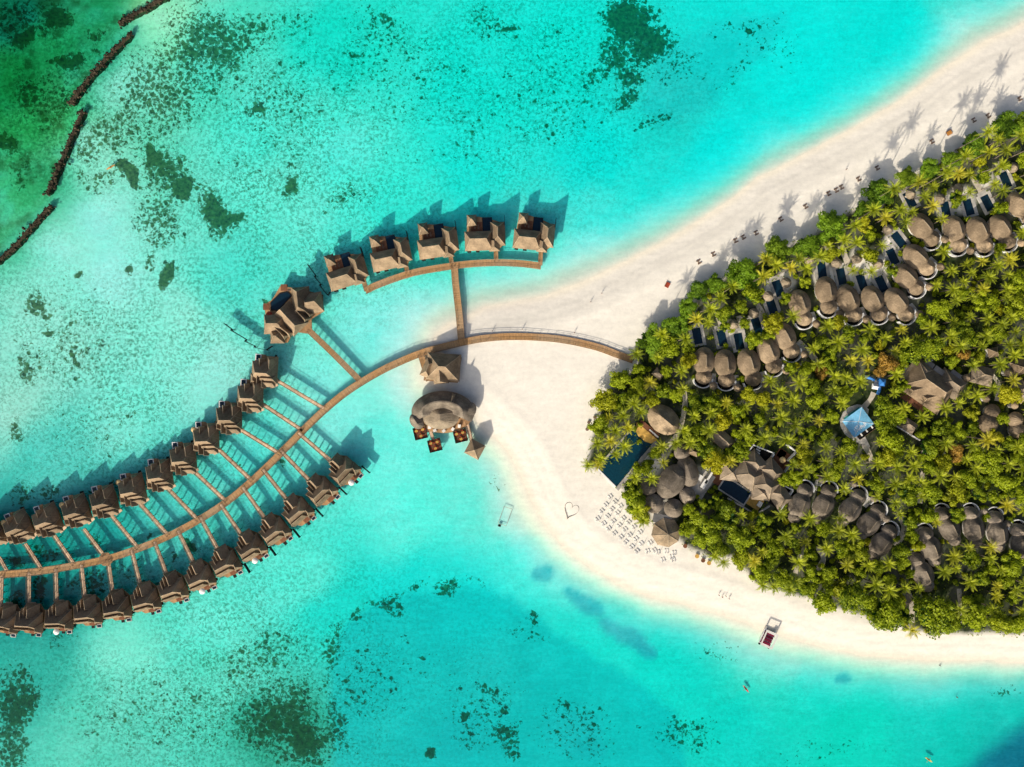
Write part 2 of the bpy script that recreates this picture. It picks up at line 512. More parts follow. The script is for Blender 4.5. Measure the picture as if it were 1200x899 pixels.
# (x, y, rx, ry, degrees, cover): coral and weed on the sea bed
REEF = [(250, 45, 85, 60, 0, .60), (190, 110, 85, 80, 0, .54), (400, 110, 120, 80, 0, .30), (560, 150, 90, 90, 0, .30), (180, 250, 40, 60, 0, .5), (170, 165, 60, 40, 20, .42), (285, 25, 60, 30, 0, .5), (330, 30, 60, 30, 0, .38), (110, 170, 22, 30, 0, .5), (140, 150, 50, 40, 0, .5), (320, 110, 110, 90, 0, .36), (480, 90, 110, 80, 0, .34), (660, 110, 110, 90, 0, .34), (200, 840, 150, 70, 0, .36), (300, 780, 90, 50, 20, .42), (430, 800, 60, 90, 0, .34), (90, 390, 80, 90, 0, .34), (120, 500, 120, 60, 0, .28), (560, 840, 70, 60, 0, .36), (680, 860, 60, 50, 0, .36), (230, 90, 60, 60, 0, .5), (120, 205, 30, 20, 0, .45),
        (178, 185, 30, 13, -42, .82), (208, 222, 24, 12, -48, .82), (195, 205, 50, 30, -45, .6), (255, 250, 45, 24, -40, .7), (275, 262, 22, 12, 0, .75), (148, 200, 22, 10, -30, .8),
        (202, 322, 18, 12, 50, .84), (192, 334, 9, 15, -20, .76), (172, 315, 14, 20, 0, .55), (139, 325, 8, 8, 0, .9), (91, 329, 7, 6, 0, .85), (308, 346, 12, 5, -5, 1.0),
        (45, 355, 22, 16, 0, .62), (58, 365, 14, 10, 0, .65), (35, 410, 30, 40, 0, .38), (92, 414, 9, 7, 0, .75), (5, 500, 8, 25, 0, .6), (30, 430, 12, 22, 0, .6), (65, 381, 5, 5, 0, .9),
        (735, 25, 46, 46, 0, .72), (762, 55, 46, 30, 0, .68), (720, 60, 34, 34, 0, .6), (745, 85, 30, 22, 0, .62), (745, 112, 22, 16, 0, .62), (700, 80, 30, 26, 0, .5),
        (800, 75, 40, 25, 0, .42), (780, 140, 48, 12, 15, .42), (860, 80, 50, 12, 40, .36), (880, 30, 60, 14, 15, .36), (900, 60, 60, 40, 0, .28), (883, 40, 5, 5, 0, .85),
        (650, 60, 70, 60, 0, .30), (610, 120, 80, 50, 0, .30), (640, 150, 40, 30, 0, .36), (580, 20, 40, 30, 0, .46), (600, 20, 14, 8, 0, .7),
        (450, 35, 60, 50, 0, .40), (430, 70, 50, 30, 0, .38), (345, 210, 14, 22, 0, .66), (305, 130, 12, 9, 0, .72), (345, 105, 10, 8, 0, .6),
        (410, 235, 55, 18, 15, .40), (480, 180, 90, 60, 0, .25), (300, 200, 100, 60, 0, .28), (350, 130, 60, 50, 0, .30), (460, 20, 20, 12, 0, .6),
        (320, 845, 84, 56, 15, .62), (355, 875, 60, 42, 0, .68), (280, 800, 40, 25, 0, .42), (12, 825, 28, 70, 0, .64), (10, 870, 30, 60, 0, .6),
        (388, 770, 12, 60, 0, .52), (398, 850, 20, 60, 0, .55), (340, 880, 14, 20, 0, .8), (160, 820, 140, 60, 0, .32), (60, 740, 30, 20, 0, .36), (240, 860, 80, 40, 0, .36),
        (415, 722, 26, 8, 30, .52), (455, 702, 32, 9, 22, .55), (495, 690, 24, 8, 5, .45), (530, 697, 22, 14, 0, .58), (390, 740, 12, 20, 0, .45), (560, 686, 20, 8, 0, .36),
        (625, 724, 12, 12, 0, .66), (545, 835, 8, 8, 0, .8), (563, 815, 9, 18, 20, .62), (590, 838, 9, 9, 0, .66), (600, 870, 20, 28, 20, .60), (555, 865, 14, 12, 0, .5),
        (665, 840, 10, 14, 0, .5), (663, 838, 6, 5, 0, .85), (498, 882, 9, 9, 0, .75), (470, 740, 12, 6, 0, .55), (490, 768, 10, 6, 0, .55), (800, 868, 50, 30, 0, .42), (752, 850, 5, 5, 0, .8),
        (500, 780, 70, 50, 0, .26), (835, 765, 40, 20, 0, .26), (1180, 815, 30, 8, 0, .42), (980, 880, 120, 20, 0, .28), (610, 740, 40, 20, 0, .34),
        (30, 20, 60, 40, 0, .5), (70, 15, 26, 20, 0, .8), (80, 75, 26, 16, 0, .72), (30, 35, 18, 14, 0, .75), (40, 110, 40, 30, 0, .55), (10, 165, 22, 26, 0, .70), (60, 120, 30, 20, 40, .5), (110, 35, 14, 18, 0, .6),
        (20, 200, 30, 40, 0, .45), (45, 242, 5, 5, 0, .85), (110, 60, 14, 10, 0, .5),
        (20, 655, 16, 12, 0, .66), (50, 650, 22, 14, 0, .55), (45, 690, 14, 18, 0, .62), (15, 700, 14, 10, 0, .6), (110, 690, 30, 10, 0, .55), (30, 575, 30, 14, 0, .48), (60, 570, 12, 10, 0, .55),
        (95, 580, 22, 10, 25, .5), (130, 570, 16, 10, 0, .5), (205, 650, 10, 8, 0, .72), (230, 640, 6, 12, 0, .75), (170, 620, 5, 4, 0, .8), (322, 543, 14, 10, 20, .62), (105, 640, 10, 7, 0, .6), (150, 670, 30, 14, 0, .45),
        (276, 554, 4, 4, 0, .9), (175, 675, 10, 8, 0, .6), (590, 575, 16, 14, 0, .30), (640, 575, 4, 14, 0, .2)]
# soft dips in the sand bed that read as teal ovals
DIPS = [(672, 700, 16, 8, -35), (690, 711, 20, 11, -32), (714, 735, 14, 9, -35), (738, 749, 22, 12, -30), (756, 764, 15, 9, -30), (635, 674, 15, 11, 10),
        (988, 797, 11, 7, 0), (545, 860, 34, 26, 20), (530, 890, 20, 14, 0), (670, 860, 36, 30, -20), (690, 885, 20, 14, 0)]
# open sand and paving inside the tree line
CLEARINGS = [(875, 330, 10), (860, 395, 10), (893, 378, 10), (1010, 320, 16), (1030, 312, 12), (985, 330, 18), (965, 325, 14), (1150, 210, 12), (1125, 235, 16), (1105, 240, 14),
             (905, 340, 12), (1045, 285, 12), (920, 330, 12), (1005, 300, 10), (1175, 215, 10), (940, 285, 6), (1068, 228, 8), (776, 600, 16), (820, 560, 14), (760, 545, 18), (1090, 455, 10)]


def vnoise(x, y, scale, seed=0):
    x, y = x / scale + seed * 17.3, y / scale + seed * 9.1
    xi, yi = np.floor(x).astype(int), np.floor(y).astype(int)
    fx, fy = x - xi, y - yi
    fx, fy = fx * fx * (3 - 2 * fx), fy * fy * (3 - 2 * fy)

    def h(a, b):
        n = np.sin(a * 127.1 + b * 311.7 + seed * 74.7) * 43758.5453
        return n - np.floor(n)
    return (h(xi, yi) * (1 - fx) + h(xi + 1, yi) * fx) * (1 - fy) + (h(xi, yi + 1) * (1 - fx) + h(xi + 1, yi + 1) * fx) * fy


def fbm(x, y, scale, seed=0):
    return (vnoise(x, y, scale, seed) + 0.5 * vnoise(x, y, scale / 2, seed + 1) + 0.25 * vnoise(x, y, scale / 4, seed + 2)) / 1.75


def poly_sd(px, py, poly):
    """distance to a polygon in pixels, positive inside"""
    d = np.full(px.shape, 1e9)
    ins = np.zeros(px.shape, bool)
    n = len(poly)
    for i in range(n):
        ax, ay = poly[i]
        bx, by = poly[(i + 1) % n]
        ex, ey = bx - ax, by - ay
        t = np.clip(((px - ax) * ex + (py - ay) * ey) / (ex * ex + ey * ey), 0, 1)
        d = np.minimum(d, np.hypot(px - ax - ex * t, py - ay - ey * t))
        cond = (ay > py) != (by > py)
        with np.errstate(divide='ignore', invalid='ignore'):
            xx = ax + (py - ay) * ex / (ey if ey != 0 else 1e-9)
        ins ^= cond & (px < xx)
    return np.where(ins, d, -d)


def sstep(a, b, x):
    t = np.clip((x - a) / (b - a), 0, 1)
    return t * t * (3 - 2 * t)


def oval(px, py, e):
    x, y, rx, ry, deg = e[:5]
    c, s = math.cos(R(deg)), math.sin(R(deg))
    dx, dy = px - x, -(py - y)
    u, v = dx * c + dy * s, -dx * s + dy * c
    return np.hypot(u / rx, v / ry)


def grid_axis(lo, hi, step, far):
    a = list(np.arange(lo, hi + 0.01, step))
    left, right, s = [], [], step
    x = lo
    while x > -far:
        s *= 1.7
        x -= s
        left.append(x)
    s, x = step, a[-1]
    while x < far:
        s *= 1.7
        x += s
        right.append(x)
    return np.array(left[::-1] + a + right)


def grid_mesh(name, step):
    xs, ys = grid_axis(-24, 1224, step, 9000), grid_axis(-24, 924, step, 9000)
    PX, PY = np.meshgrid(xs, ys)
    nx, ny = len(xs), len(ys)
    idx = np.arange(nx * ny).reshape(ny, nx)
    q = np.stack([idx[1:, :-1], idx[1:, 1:], idx[:-1, 1:], idx[:-1, :-1]], -1).reshape(-1, 4)
    return PX.ravel(), PY.ravel(), q


def put_mesh(name, co, quads, mat, attrs, smooth=True):
    me = bpy.data.meshes.new(name)
    me.vertices.add(len(co))
    me.vertices.foreach_set('co', co.astype(np.float32).ravel())
    me.loops.add(quads.size)
    me.loops.foreach_set('vertex_index', quads.astype(np.int32).ravel())
    me.polygons.add(len(quads))
    me.polygons.foreach_set('loop_start', np.arange(0, quads.size, 4, dtype=np.int32))
    me.update(calc_edges=True)
    me.validate()
    for k, v in attrs.items():
        a = me.attributes.new(k, 'FLOAT_COLOR', 'POINT')
        a.data.foreach_set('color', np.concatenate([v, np.ones((len(v), 1))], 1).astype(np.float32).ravel())
    if smooth:
        me.polygons.foreach_set('use_smooth', np.ones(len(quads), bool))
    me.materials.append(mat)
    o = bpy.data.objects.new(name, me)
    COL.objects.link(o)
    return o


SAND = np.array([0.86, 0.805, 0.69])
BED = np.array([0.87, 0.87, 0.85])
LIT = np.array([1.36, 1.15, 1.03])      # how bright a white sheet reads under this sun and sky


def ground_material():
    t = NT('coral sand and sea bed')
    v = t.coords()
    base = t.attr('ground_colour').outputs['Color']
    sep = t.n('ShaderNodeSeparateColor')
    t.link(t.attr('bed_mask').outputs['Color'], sep.inputs[0])
    reef, speck, soil = sep.outputs[0], sep.outputs[1], sep.outputs[2]
    # sand grain, footprints, and ripples that also paint caustic light streaks into the colour
    n1 = t.noise(v, 0.55, 5, 0.7)
    n2 = t.noise(t.scaled(v, 0.10, 0.35, 0.2, R(-28)), 1.0, 4, 0.6)
    k = t.math('MULTIPLY', t.maprange(n1, 0.3, 0.7, 0.93, 1.07), t.maprange(n2, 0.3, 0.7, 0.94, 1.06))
    cc = t.n('ShaderNodeCombineColor')
    for i in range(3):
        t.link(k, cc.inputs[i])
    c = t.mix(1.0, base, cc.outputs[0], 'MULTIPLY')
    # rubble specks on the sea bed
    s1 = t.noise(v, 0.62, 5, 0.75, 0.5)
    s2 = t.noise(v, 0.07, 4, 0.6)
    amt = t.math('MULTIPLY', speck, t.maprange(s2, 0.33, 0.58, 0.45, 1.0))
    sp = t.math('MULTIPLY', t.maprange(s1, 0.46, 0.60, 0.0, 1.0, True), amt)
    c = t.mix(sp, c, (0.13, 0.23, 0.15, 1))
    hi = t.math('MULTIPLY', t.maprange(s1, 0.47, 0.36, 0.0, 1.0, True), amt)
    c = t.mix(t.math('MULTIPLY', hi, 0.8), c, (1.0, 1.0, 0.97, 1))
    # coral heads and weed beds
    r1 = t.noise(v, 0.24, 7, 0.74, 0.2)
    th = t.math('SUBTRACT', 0.72, t.math('MULTIPLY', reef, 0.42))
    r2 = t.noise(v, 0.6, 4, 0.6, 0.3)
    big = t.maprange(t.math('SUBTRACT', r1, th), -0.015, 0.025, 0.0, 1.0, True)
    vo = t.n('ShaderNodeTexVoronoi')
    t.link(v, vo.inputs['Vector'])
    vo.inputs['Scale'].default_value = 0.40
    vd = t.math('ADD', vo.outputs['Distance'], t.maprange(s1, 0.3, 0.7, -0.16, 0.16))
    lim = t.maprange(reef, 0.70, 1.0, 0.46, 1.3)
    gaps = t.maprange(t.math('SUBTRACT', vd, lim), -0.07, 0.05, 1.0, 0.0, True)
    big = t.math('MULTIPLY', big, gaps)
    th2 = t.math('SUBTRACT', 0.755, t.math('MULTIPLY', reef, 0.38))
    dots = t.maprange(t.math('SUBTRACT', r2, th2), -0.02, 0.03, 0.0, 0.92, True)
    cover = t.math('MAXIMUM', big, dots)
    cover = t.math('MULTIPLY', cover, t.maprange(reef, 0.05, 0.16))
    rc = t.mix(t.maprange(t.math('MULTIPLY', t.math('ADD', s1, r2), 0.5), 0.40, 0.62), (0.012, 0.035, 0.018, 1), (0.20, 0.22, 0.09, 1))
    c = t.mix(t.math('MULTIPLY', cover, 0.94), c, rc)
    # leaf litter under the trees
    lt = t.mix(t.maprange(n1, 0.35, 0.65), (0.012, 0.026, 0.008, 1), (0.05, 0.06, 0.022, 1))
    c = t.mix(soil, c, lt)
    h = t.math('ADD', t.math('MULTIPLY', n1, 0.5), t.math('MULTIPLY', n2, 0.8))
    t.principled(c, 0.95, 0.05, t.bump(h, 0.22, 0.35))
    return t.m


def water_material():
    t = NT('clear lagoon water')
    v = t.coords()
    tint = t.attr('depth_tint').outputs['Color']
    w1 = t.noise(t.scaled(v, 0.34, 1.1, 1, R(24)), 0.62, 5, 0.68, 0.9)
    w2 = t.noise(v, 0.045, 3, 0.5)
    gam = t.n('ShaderNodeGamma')
    t.link(tint, gam.inputs[0])
    g = t.math('MULTIPLY', t.maprange(w1, 0.34, 0.66, 1.16, 0.84), t.maprange(w2, 0.35, 0.65, 1.08, 0.92))
    t.link(g, gam.inputs[1])
    tr = t.n('ShaderNodeBsdfTransparent')
    t.link(gam.outputs[0], tr.inputs[0])
    gl = t.n('ShaderNodeBsdfGlossy')
    gl.inputs['Roughness'].default_value = 0.12
    bm = t.bump(w1, 0.35, 0.25)
    t.link(bm, gl.inputs['Normal'])
    ge = t.n('ShaderNodeNewGeometry')
    dp = t.n('ShaderNodeVectorMath', operation='DOT_PRODUCT')
    t.link(ge.outputs['Incoming'], dp.inputs[0])
    t.link(bm, dp.inputs[1])
    gr = t.math('SUBTRACT', 1.0, t.math('ABSOLUTE', dp.outputs['Value']))
    fr = t.math('ADD', t.math('MULTIPLY', t.math('POWER', t.math('MAXIMUM', gr, 0.0), 5.0), 0.9), 0.02)
    ms = t.n('ShaderNodeMixShader')
    t.link(fr, ms.inputs[0])
    t.link(tr.outputs[0], ms.inputs[1])
    t.link(gl.outputs[0], ms.inputs[2])
    t.link(ms.outputs[0], t.out.inputs[0])
    return t.m


def make_ground():
    px, py, q = grid_mesh('g', 3.0)
    wx = px + 5 * (fbm(px, py, 30, 3) - 0.5)
    wy = py + 5 * (fbm(px, py, 30, 5) - 0.5)
    sd = poly_sd(wx, wy, SHORE) * MPP            # metres, positive on land
    fo = poly_sd(px, py, FOREST)
    # heights: a beach face, the flat island and a shallow shelf
    z = np.where(sd > 0, LAND * sstep(0, 17, sd) + 0.02 * np.minimum(sd, 5), -0.75 * sstep(0, 9, -sd) - 0.9 * sstep(12, 70, -sd))
    z = np.where(sd > 17, LAND, z)
    inside = (px > -30) & (px < 1235) & (py > -30) & (py < 930)
    bed = sstep(3, 16, -sd)[:, None]
    col = SAND * (1 - bed) + BED * bed
    # berm lines and wetter, yellower sand at the water's edge
    wet = np.exp(-((sd - 0.5) / 2.0) ** 2)[:, None]
    col = col * (1 - 0.38 * wet) + 0.38 * wet * np.array([0.86, 0.76, 0.54])
    damp = (np.exp(-((sd + 5.0) / 3.5) ** 2) * 0.28)[:, None]
    col = col * (1 - damp) + damp * np.array([0.84, 0.79, 0.62])
    berm = (0.09 * np.exp(-((sd - 6 - 2 * fbm(px, py, 90, 8)) / 0.9) ** 2) + 0.08 * np.exp(-((sd - 12 + 3 * fbm(px, py, 120, 9)) / 1.2) ** 2))[:, None]
    col = col * (1 - berm)
    tone = (0.6 * (fbm(px, py, 70, 11) - 0.5) + 0.6 * (fbm(px, py, 9, 13) - 0.5))[:, None]
    col = col * (1 + 0.10 * tone)
    # a damp sand flat below the jetty branch
    flat = np.exp(-(oval(px, py, (600, 360, 50, 7, 10)) ** 2))[:, None] * 0.5
    col = col * (1 - flat) + flat * np.array([0.72, 0.66, 0.58])
    reef = np.zeros(len(px))
    jx = px + 14 * (fbm(px, py, 18, 21) - 0.5) + 44 * (fbm(px, py, 60, 25) - 0.5)
    jy = py + 14 * (fbm(px, py, 18, 23) - 0.5) + 44 * (fbm(px, py, 60, 27) - 0.5)
    for e in REEF:
        d = oval(jx, jy, e)
        reef = np.maximum(reef, e[5] * (1 - sstep(0.25, 1.35, d)) * 1.24)
    reef *= sstep(3, 9, -sd)
    speck = 0.14 + 0.0 * px
    for (x, y, r, a) in ((150, 420, 240, .85), (330, 200, 220, .85), (250, 800, 240, .85), (600, 90, 200, .7), (480, 790, 200, .30), (420, 640, 130, .22), (60, 120, 130, .95),
                         (100, 650, 120, .4), (850, 850, 200, .22), (780, 110, 120, .30), (180, 200, 160, .5)):
        speck = np.maximum(speck, a * np.exp(-((px - x) ** 2 + (py - y) ** 2) / (r * r)))
    for (x, y, r) in ((110, 290, 60), (250, 470, 40), (150, 750, 40), (440, 440, 60)):
        speck *= 1 - 0.75 * np.exp(-((px - x) ** 2 + (py - y) ** 2) / (r * r))
    speck *= sstep(4, 26, -sd)
    # the green shelf outside the breakwater is weedy rather than sandy
    outer = [(-400, -400), (190, -400), (190, -5), (140, 28), (88, 118), (72, 200), (55, 235), (-10, 300), (-400, 500)]
    green = sstep(-6, 10, poly_sd(px + 10 * (fbm(px, py, 14, 31) - .5), py, outer)) * sstep(0.30, 0.62, fbm(px, py, 26, 33) + 0.15)
    g3 = (0.55 * green)[:, None]
    col = col * (1 - g3) + g3 * np.array([0.34, 0.46, 0.13])
    br = (0.75 * green * sstep(0.5, 0.72, fbm(px, py, 16, 37)))[:, None]
    col = col * (1 - br) + br * np.array([0.22, 0.13, 0.04])
    hl = (green * sstep(0.52, 0.75, fbm(px, py, 9, 39)))[:, None] * 0.6
    col = col * (1 - hl) + hl * np.array([0.9, 0.95, 0.8])
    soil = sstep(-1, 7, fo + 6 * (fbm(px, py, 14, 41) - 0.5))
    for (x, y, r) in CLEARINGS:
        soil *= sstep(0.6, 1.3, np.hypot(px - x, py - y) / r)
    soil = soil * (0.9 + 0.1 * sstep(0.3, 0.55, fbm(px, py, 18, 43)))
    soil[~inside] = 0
    k = MPP
    co = np.stack([(px - 600) * k, (449.5 - py) * k, z], 1)
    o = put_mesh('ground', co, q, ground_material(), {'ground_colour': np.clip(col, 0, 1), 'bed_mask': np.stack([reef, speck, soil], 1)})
    tag(o, kind='structure')


def make_water():
    px, py, q = grid_mesh('w', 4.0)
    cx, cy = np.clip(px, -10, 1210), np.clip(py, -10, 910)
    jx, jy = cx + 40 * (fbm(cx, cy, 45, 51) - 0.5), cy + 40 * (fbm(cx, cy, 45, 53) - 0.5)
    num, den = np.zeros((len(px), 3)), np.zeros(len(px))
    for (x, y, r, g, b) in WATER_RGB:
        if r >= 40 and g >= 195:          # milky shallows
            k = 1.5 if x < 620 and y > 340 else 1.2
            r, g, b = min(r * k + 12, 168), min(g + 10, 255), min(b + 6, 250)
        elif g >= 190:
            r, g, b = r + 10, min(g + 6, 255), min(b + 2, 250)
        w = 1.0 / (((jx - x) ** 2 + (jy - y) ** 2) + 160.0) ** 1.6
        num += w[:, None] * np.sqrt(np.array(lin(r, g, b)))
        den += w
    tgt = (num / den[:, None]) ** 2
    wx = px + 5 * (fbm(px, py, 30, 3) - 0.5)
    wy = py + 5 * (fbm(px, py, 30, 5) - 0.5)
    sd = -poly_sd(wx, wy, SHORE) * MPP
    dip = np.zeros(len(px))
    for e in DIPS:
        f = (0.9 * (1 - sstep(0.75, 1.15, oval(cx + 6 * (fbm(cx, cy, 10, 61) - .5), cy + 6 * (fbm(cx, cy, 10, 63) - .5), e))))[:, None]
        dip = np.maximum(dip, f[:, 0])
        tgt = tgt * (1 - f) + f * np.array(lin(36, 178, 180))
    # the deeper lagoon with its curved rim, and the darker bay in the north
    rim = [(392, 960), (384, 800), (394, 742), (428, 714), (478, 697), (530, 694), (565, 690), (605, 704), (640, 735), (690, 768), (745, 800), (790, 840), (815, 960)]
    f = (0.92 * sstep(-3, 5, poly_sd(cx + 12 * (fbm(cx, cy, 16, 65) - .5), cy + 12 * (fbm(cx, cy, 16, 67) - .5), rim)))[:, None]
    f = f * (0.75 + 0.25 * fbm(cx, cy, 50, 69))[:, None]
    tgt = tgt * (1 - f) + f * np.array(lin(2, 200, 188))
    bay = [(772, 60), (830, 30), (930, 10), (905, 60), (850, 100), (830, 130), (770, 150), (745, 130), (760, 90)]
    f = (0.5 * sstep(-8, 10, poly_sd(cx + 14 * (fbm(cx, cy, 18, 72) - .5), cy + 14 * (fbm(cx, cy, 18, 74) - .5), bay)))[:, None]
    tgt = tgt * (1 - f) + f * np.array(lin(30, 208, 200))
    # the drop-off in the far corner
    f = sstep(-4, 26, ((cx - 1122) * 0.62 + (cy - 899) * 0.78) + 0.0)[:, None] * 0.9
    tgt = tgt * (1 - f) + f * np.array(lin(16, 118, 138))
    tint = np.sqrt(np.clip(tgt / (BED * LIT), 0.0004, 0.97))
    # thin water at the edge lets the sand colour through
    wn = 1 + 0.5 * (fbm(px, py, 80, 71) - 0.5)
    r = (np.clip(sd / (25 * wn), 0, 1)[:, None]) ** np.array([1.08, 0.8, 0.8])
    r = np.maximum(r, 0.85 * dip[:, None])
    tint = np.exp(np.log(tint) * r)
    co = np.stack([(px - 600) * MPP, (449.5 - py) * MPP, np.zeros(len(px))], 1)
    o = put_mesh('water', co, q, water_material(), {'depth_tint': tint})
    tag(o, kind='structure')


make_ground()
make_water()


# ------------------------------------------------------------------ jetties
def px_line(pts, step=2.0, z=1.6):
    return smooth_line([at(p[0], p[1], z)[:2] for p in pts], step)


def make_walkway(name, label, pts, width, z=1.7, mat='deck', rails=True, piles=True, group=None, ramp=None, bent=6.0, cat='jetty', lower=-1.5):
    line = px_line(pts, 1.6, z)
    c = line[len(line) // 2].copy()
    c.z = 0
    t = thing(name, label, cat, c, 0, group)
    loc = [p - c for p in line]
    ribbon(loc, width, z - 0.22, z).build('deck', 'planks' if mat == 'deck' else mat, t)
    # edge beams stand a little proud of the boards
    m = MB()
    for s in (-1, 1):
        rings = []
        for i, p in enumerate(loc):
            n = side(loc, i)
            a, b = n * s * (width / 2 + 0.003), n * s * (width / 2 + 0.14)
            ring = [(p.x + a.x, p.y + a.y, z - 0.3), (p.x + b.x, p.y + b.y, z - 0.3), (p.x + b.x, p.y + b.y, z + 0.05), (p.x + a.x, p.y + a.y, z + 0.05)]
            rings.append(ring)
        m.rings(rings, True, True, True)
    m.build('edge_beam', 'rail', t)
    if rails:
        for s in (-1, 1):
            m = MB()
            top = []
            acc = 0
            for i, p in enumerate(loc):
                q = p + side(loc, i) * s * (width / 2 + 0.05)
                top.append((q.x, q.y, z + 0.95))
                if i and (loc[i] - loc[i - 1]).length:
                    acc += (loc[i] - loc[i - 1]).length
                if acc > 2.6 or i == 0:
                    acc = 0
                    m.box(q.x, q.y, z + 0.03, z + 0.98, 0.17, 0.17)
            m.tube(top, 0.085, 4)
            m.tube([(a, b, cc - 0.45) for a, b, cc in top], 0.045, 4)
            m.build('railing', 'rail', t)
    if piles:
        proto = None
        acc = bent
        for i, p in enumerate(loc):
            if i:
                acc += (loc[i] - loc[i - 1]).length
            if acc >= bent and 0 < i < len(loc) - 1:
                acc = 0
                n = side(loc, i)
                if proto is None:
                    m = MB()
                    for s in (-1, 1):
                        m.tube([(s * width * 0.42, 0, lower), (s * width * 0.42, 0, z - 0.25)], 0.14, 6)
                    m.box(0, 0, z - 0.5, z - 0.225, width * 1.05, 0.22)
                    proto = o = m.build('trestle', 'rail', t)
                else:
                    o = proto.copy()
                    COL.objects.link(o)
                    o.parent = t
                o.location = (p.x, p.y, 0)
                o.rotation_euler = (0, 0, math.atan2(n.y, n.x))
    return t, line


JETTY = [(742, 422), (722, 415), (700, 407), (670, 400), (640, 396), (600, 394.5), (565, 397), (530, 404), (495, 413.5), (460, 428), (430, 444), (400, 464), (370, 490),
         (340, 520), (310, 550), (280, 577), (250, 599), (210, 622), (170, 640), (125, 655), (80, 664), (40, 670), (0, 673), (-25, 674)]
make_walkway('jetty', 'long curved timber jetty running from the beach trees out past both rows of water villas', JETTY, 3.0, 1.7, bent=7.0)
make_walkway('jetty', 'straight jetty branch leading north from the curved jetty to the five pool villas',
             [(541, 401), (538.5, 372), (536, 350), (534, 332), (532.5, 312)], 3.0, 1.68)
make_walkway('jetty', 'gently curved boardwalk serving the arc of five pool villas in the north',
             [(428, 341), (445, 333), (480, 321), (510, 315), (545, 310), (580, 308), (610, 309), (634, 312)], 2.8, 1.72)
make_walkway('walkway', 'wide straight walkway from the curved jetty to the large many-roofed water villa',
             [(362, 387), (391, 415), (421, 445)], 2.4, 1.71, cat='walkway', bent=2.4)
# the octagonal landing on the curved jetty
t = thing('jetty_landing', 'small eight-sided timber landing widening the curved jetty between the two villa rows', 'landing', (at(124, 655.5, 1.7).x, at(124, 655.5, 1.7).y, 0))
MB().ell(0, 0, 3.3, 3.3, 1.5, 1.735, R(22.5), 8).build('deck', 'deck', t)
for k in range(8):
    a = 2 * math.pi * k / 8
    MB().tube([(2.8 * math.cos(a), 2.8 * math.sin(a), -1.5), (2.8 * math.cos(a), 2.8 * math.sin(a), 1.6)], 0.13, 6).build('pile', 'rail', t)

ORD = ['first', 'second', 'third', 'fourth', 'fifth', 'sixth', 'seventh', 'eighth', 'ninth', 'tenth', 'eleventh', 'twelfth', 'thirteenth', 'fourteenth', 'fifteenth',
       'sixteenth', 'seventeenth']
WALK_A = [((0, 655), (8, 669)), ((32, 641), (48, 666)), ((66.7, 632), (86, 660)), ((101.4, 624), (121, 650)), ((134.8, 609), (161, 641)), ((168, 594.5), (196, 626)), ((199, 574.7), (231, 608)),
          ((229.5, 554), (263.5, 586)), ((259, 529), (294, 562)), ((285.5, 505.5), (327, 531)), ((308.5, 474), (352.5, 503)), ((326.6, 447), (377, 477))]
for i, (a, b) in enumerate(WALK_A):
    bb = (b[0] + (b[0] - a[0]) * 0.05, b[1] + (b[1] - a[1]) * 0.05)
    a = (a[0] + (a[0] - b[0]) * 0.16, a[1] + (a[1] - b[1]) * 0.16)
    make_walkway('walkway', 'narrow walkway from the jetty to the %s villa from the left in the upper row' % ORD[i], [a, ((a[0] + bb[0]) / 2, (a[1] + bb[1]) / 2), bb],
                 1.35, 1.69 + 0.001 * i, 'deck_pale', True, True, 'walkways to the upper long villa row', bent=2.3, cat='walkway')
WALK_B = [((2, 677), (1, 711)), ((34, 673), (34, 711)), ((65.4, 669), (66.7, 707)), ((95.6, 664), (100, 703)), ((127, 658), (132, 693.5)), ((155, 647), (164, 683)), ((182, 637), (195, 672)),
          ((209.6, 624), (227, 659)), ((236, 608), (255, 643)), ((260, 593), (283, 627)), ((286, 573), (311, 608)), ((309.8, 552), (336, 585)), ((331, 530), (363.7, 564)), ((352, 509), (389, 541))]
for i, (a, b) in enumerate(WALK_B):
    a, b = (a[0] + (a[0] - b[0]) * 0.06, a[1] + (a[1] - b[1]) * 0.06), (b[0] + (b[0] - a[0]) * 0.14, b[1] + (b[1] - a[1]) * 0.14)
    make_walkway('walkway', 'narrow walkway from the jetty to the %s villa from the left in the lower row' % ORD[i], [a, ((a[0] + b[0]) / 2, (a[1] + b[1]) / 2), b],
                 1.35, 1.705 + 0.001 * i, 'deck_pale', True, True, 'walkways to the lower long villa row', bent=2.3, cat='walkway')
WALK_C = [((424, 322), (430, 341)), ((474, 305), (478, 321)), ((527, 292), (530, 313)), ((581, 288), (581.5, 307)), ((634, 290), (633, 311))]
for i, (a, b) in enumerate(WALK_C):
    make_walkway('walkway', 'short timber walkway to the %s villa from the left of the northern arc' % ORD[i], [a, ((a[0] + b[0]) / 2, (a[1] + b[1]) / 2), b],
                 1.8, 1.69 + 0.001 * i, 'deck', True, True, 'walkways to the northern arc of pool villas', bent=2.3, cat='walkway')


# ------------------------------------------------------------------ water villas
def piles_under(t, pts, z1=1.5):
    proto = None
    for x, y in pts:
        if proto is None:
            proto = o = MB().tube([(0, 0, -1.9), (0, 0, z1)], 0.17, 7).build('pile', 'rail', t)
        else:
            o = proto.copy()
            COL.objects.link(o)
            o.parent = t
        o.location = (x, y, 0)


def roof_part(t, name, spec, mat='shingle'):
    m = MB()
    m.hip(*spec)
    o = m.build(name, mat, t)
    m.ridges(o)
    return o


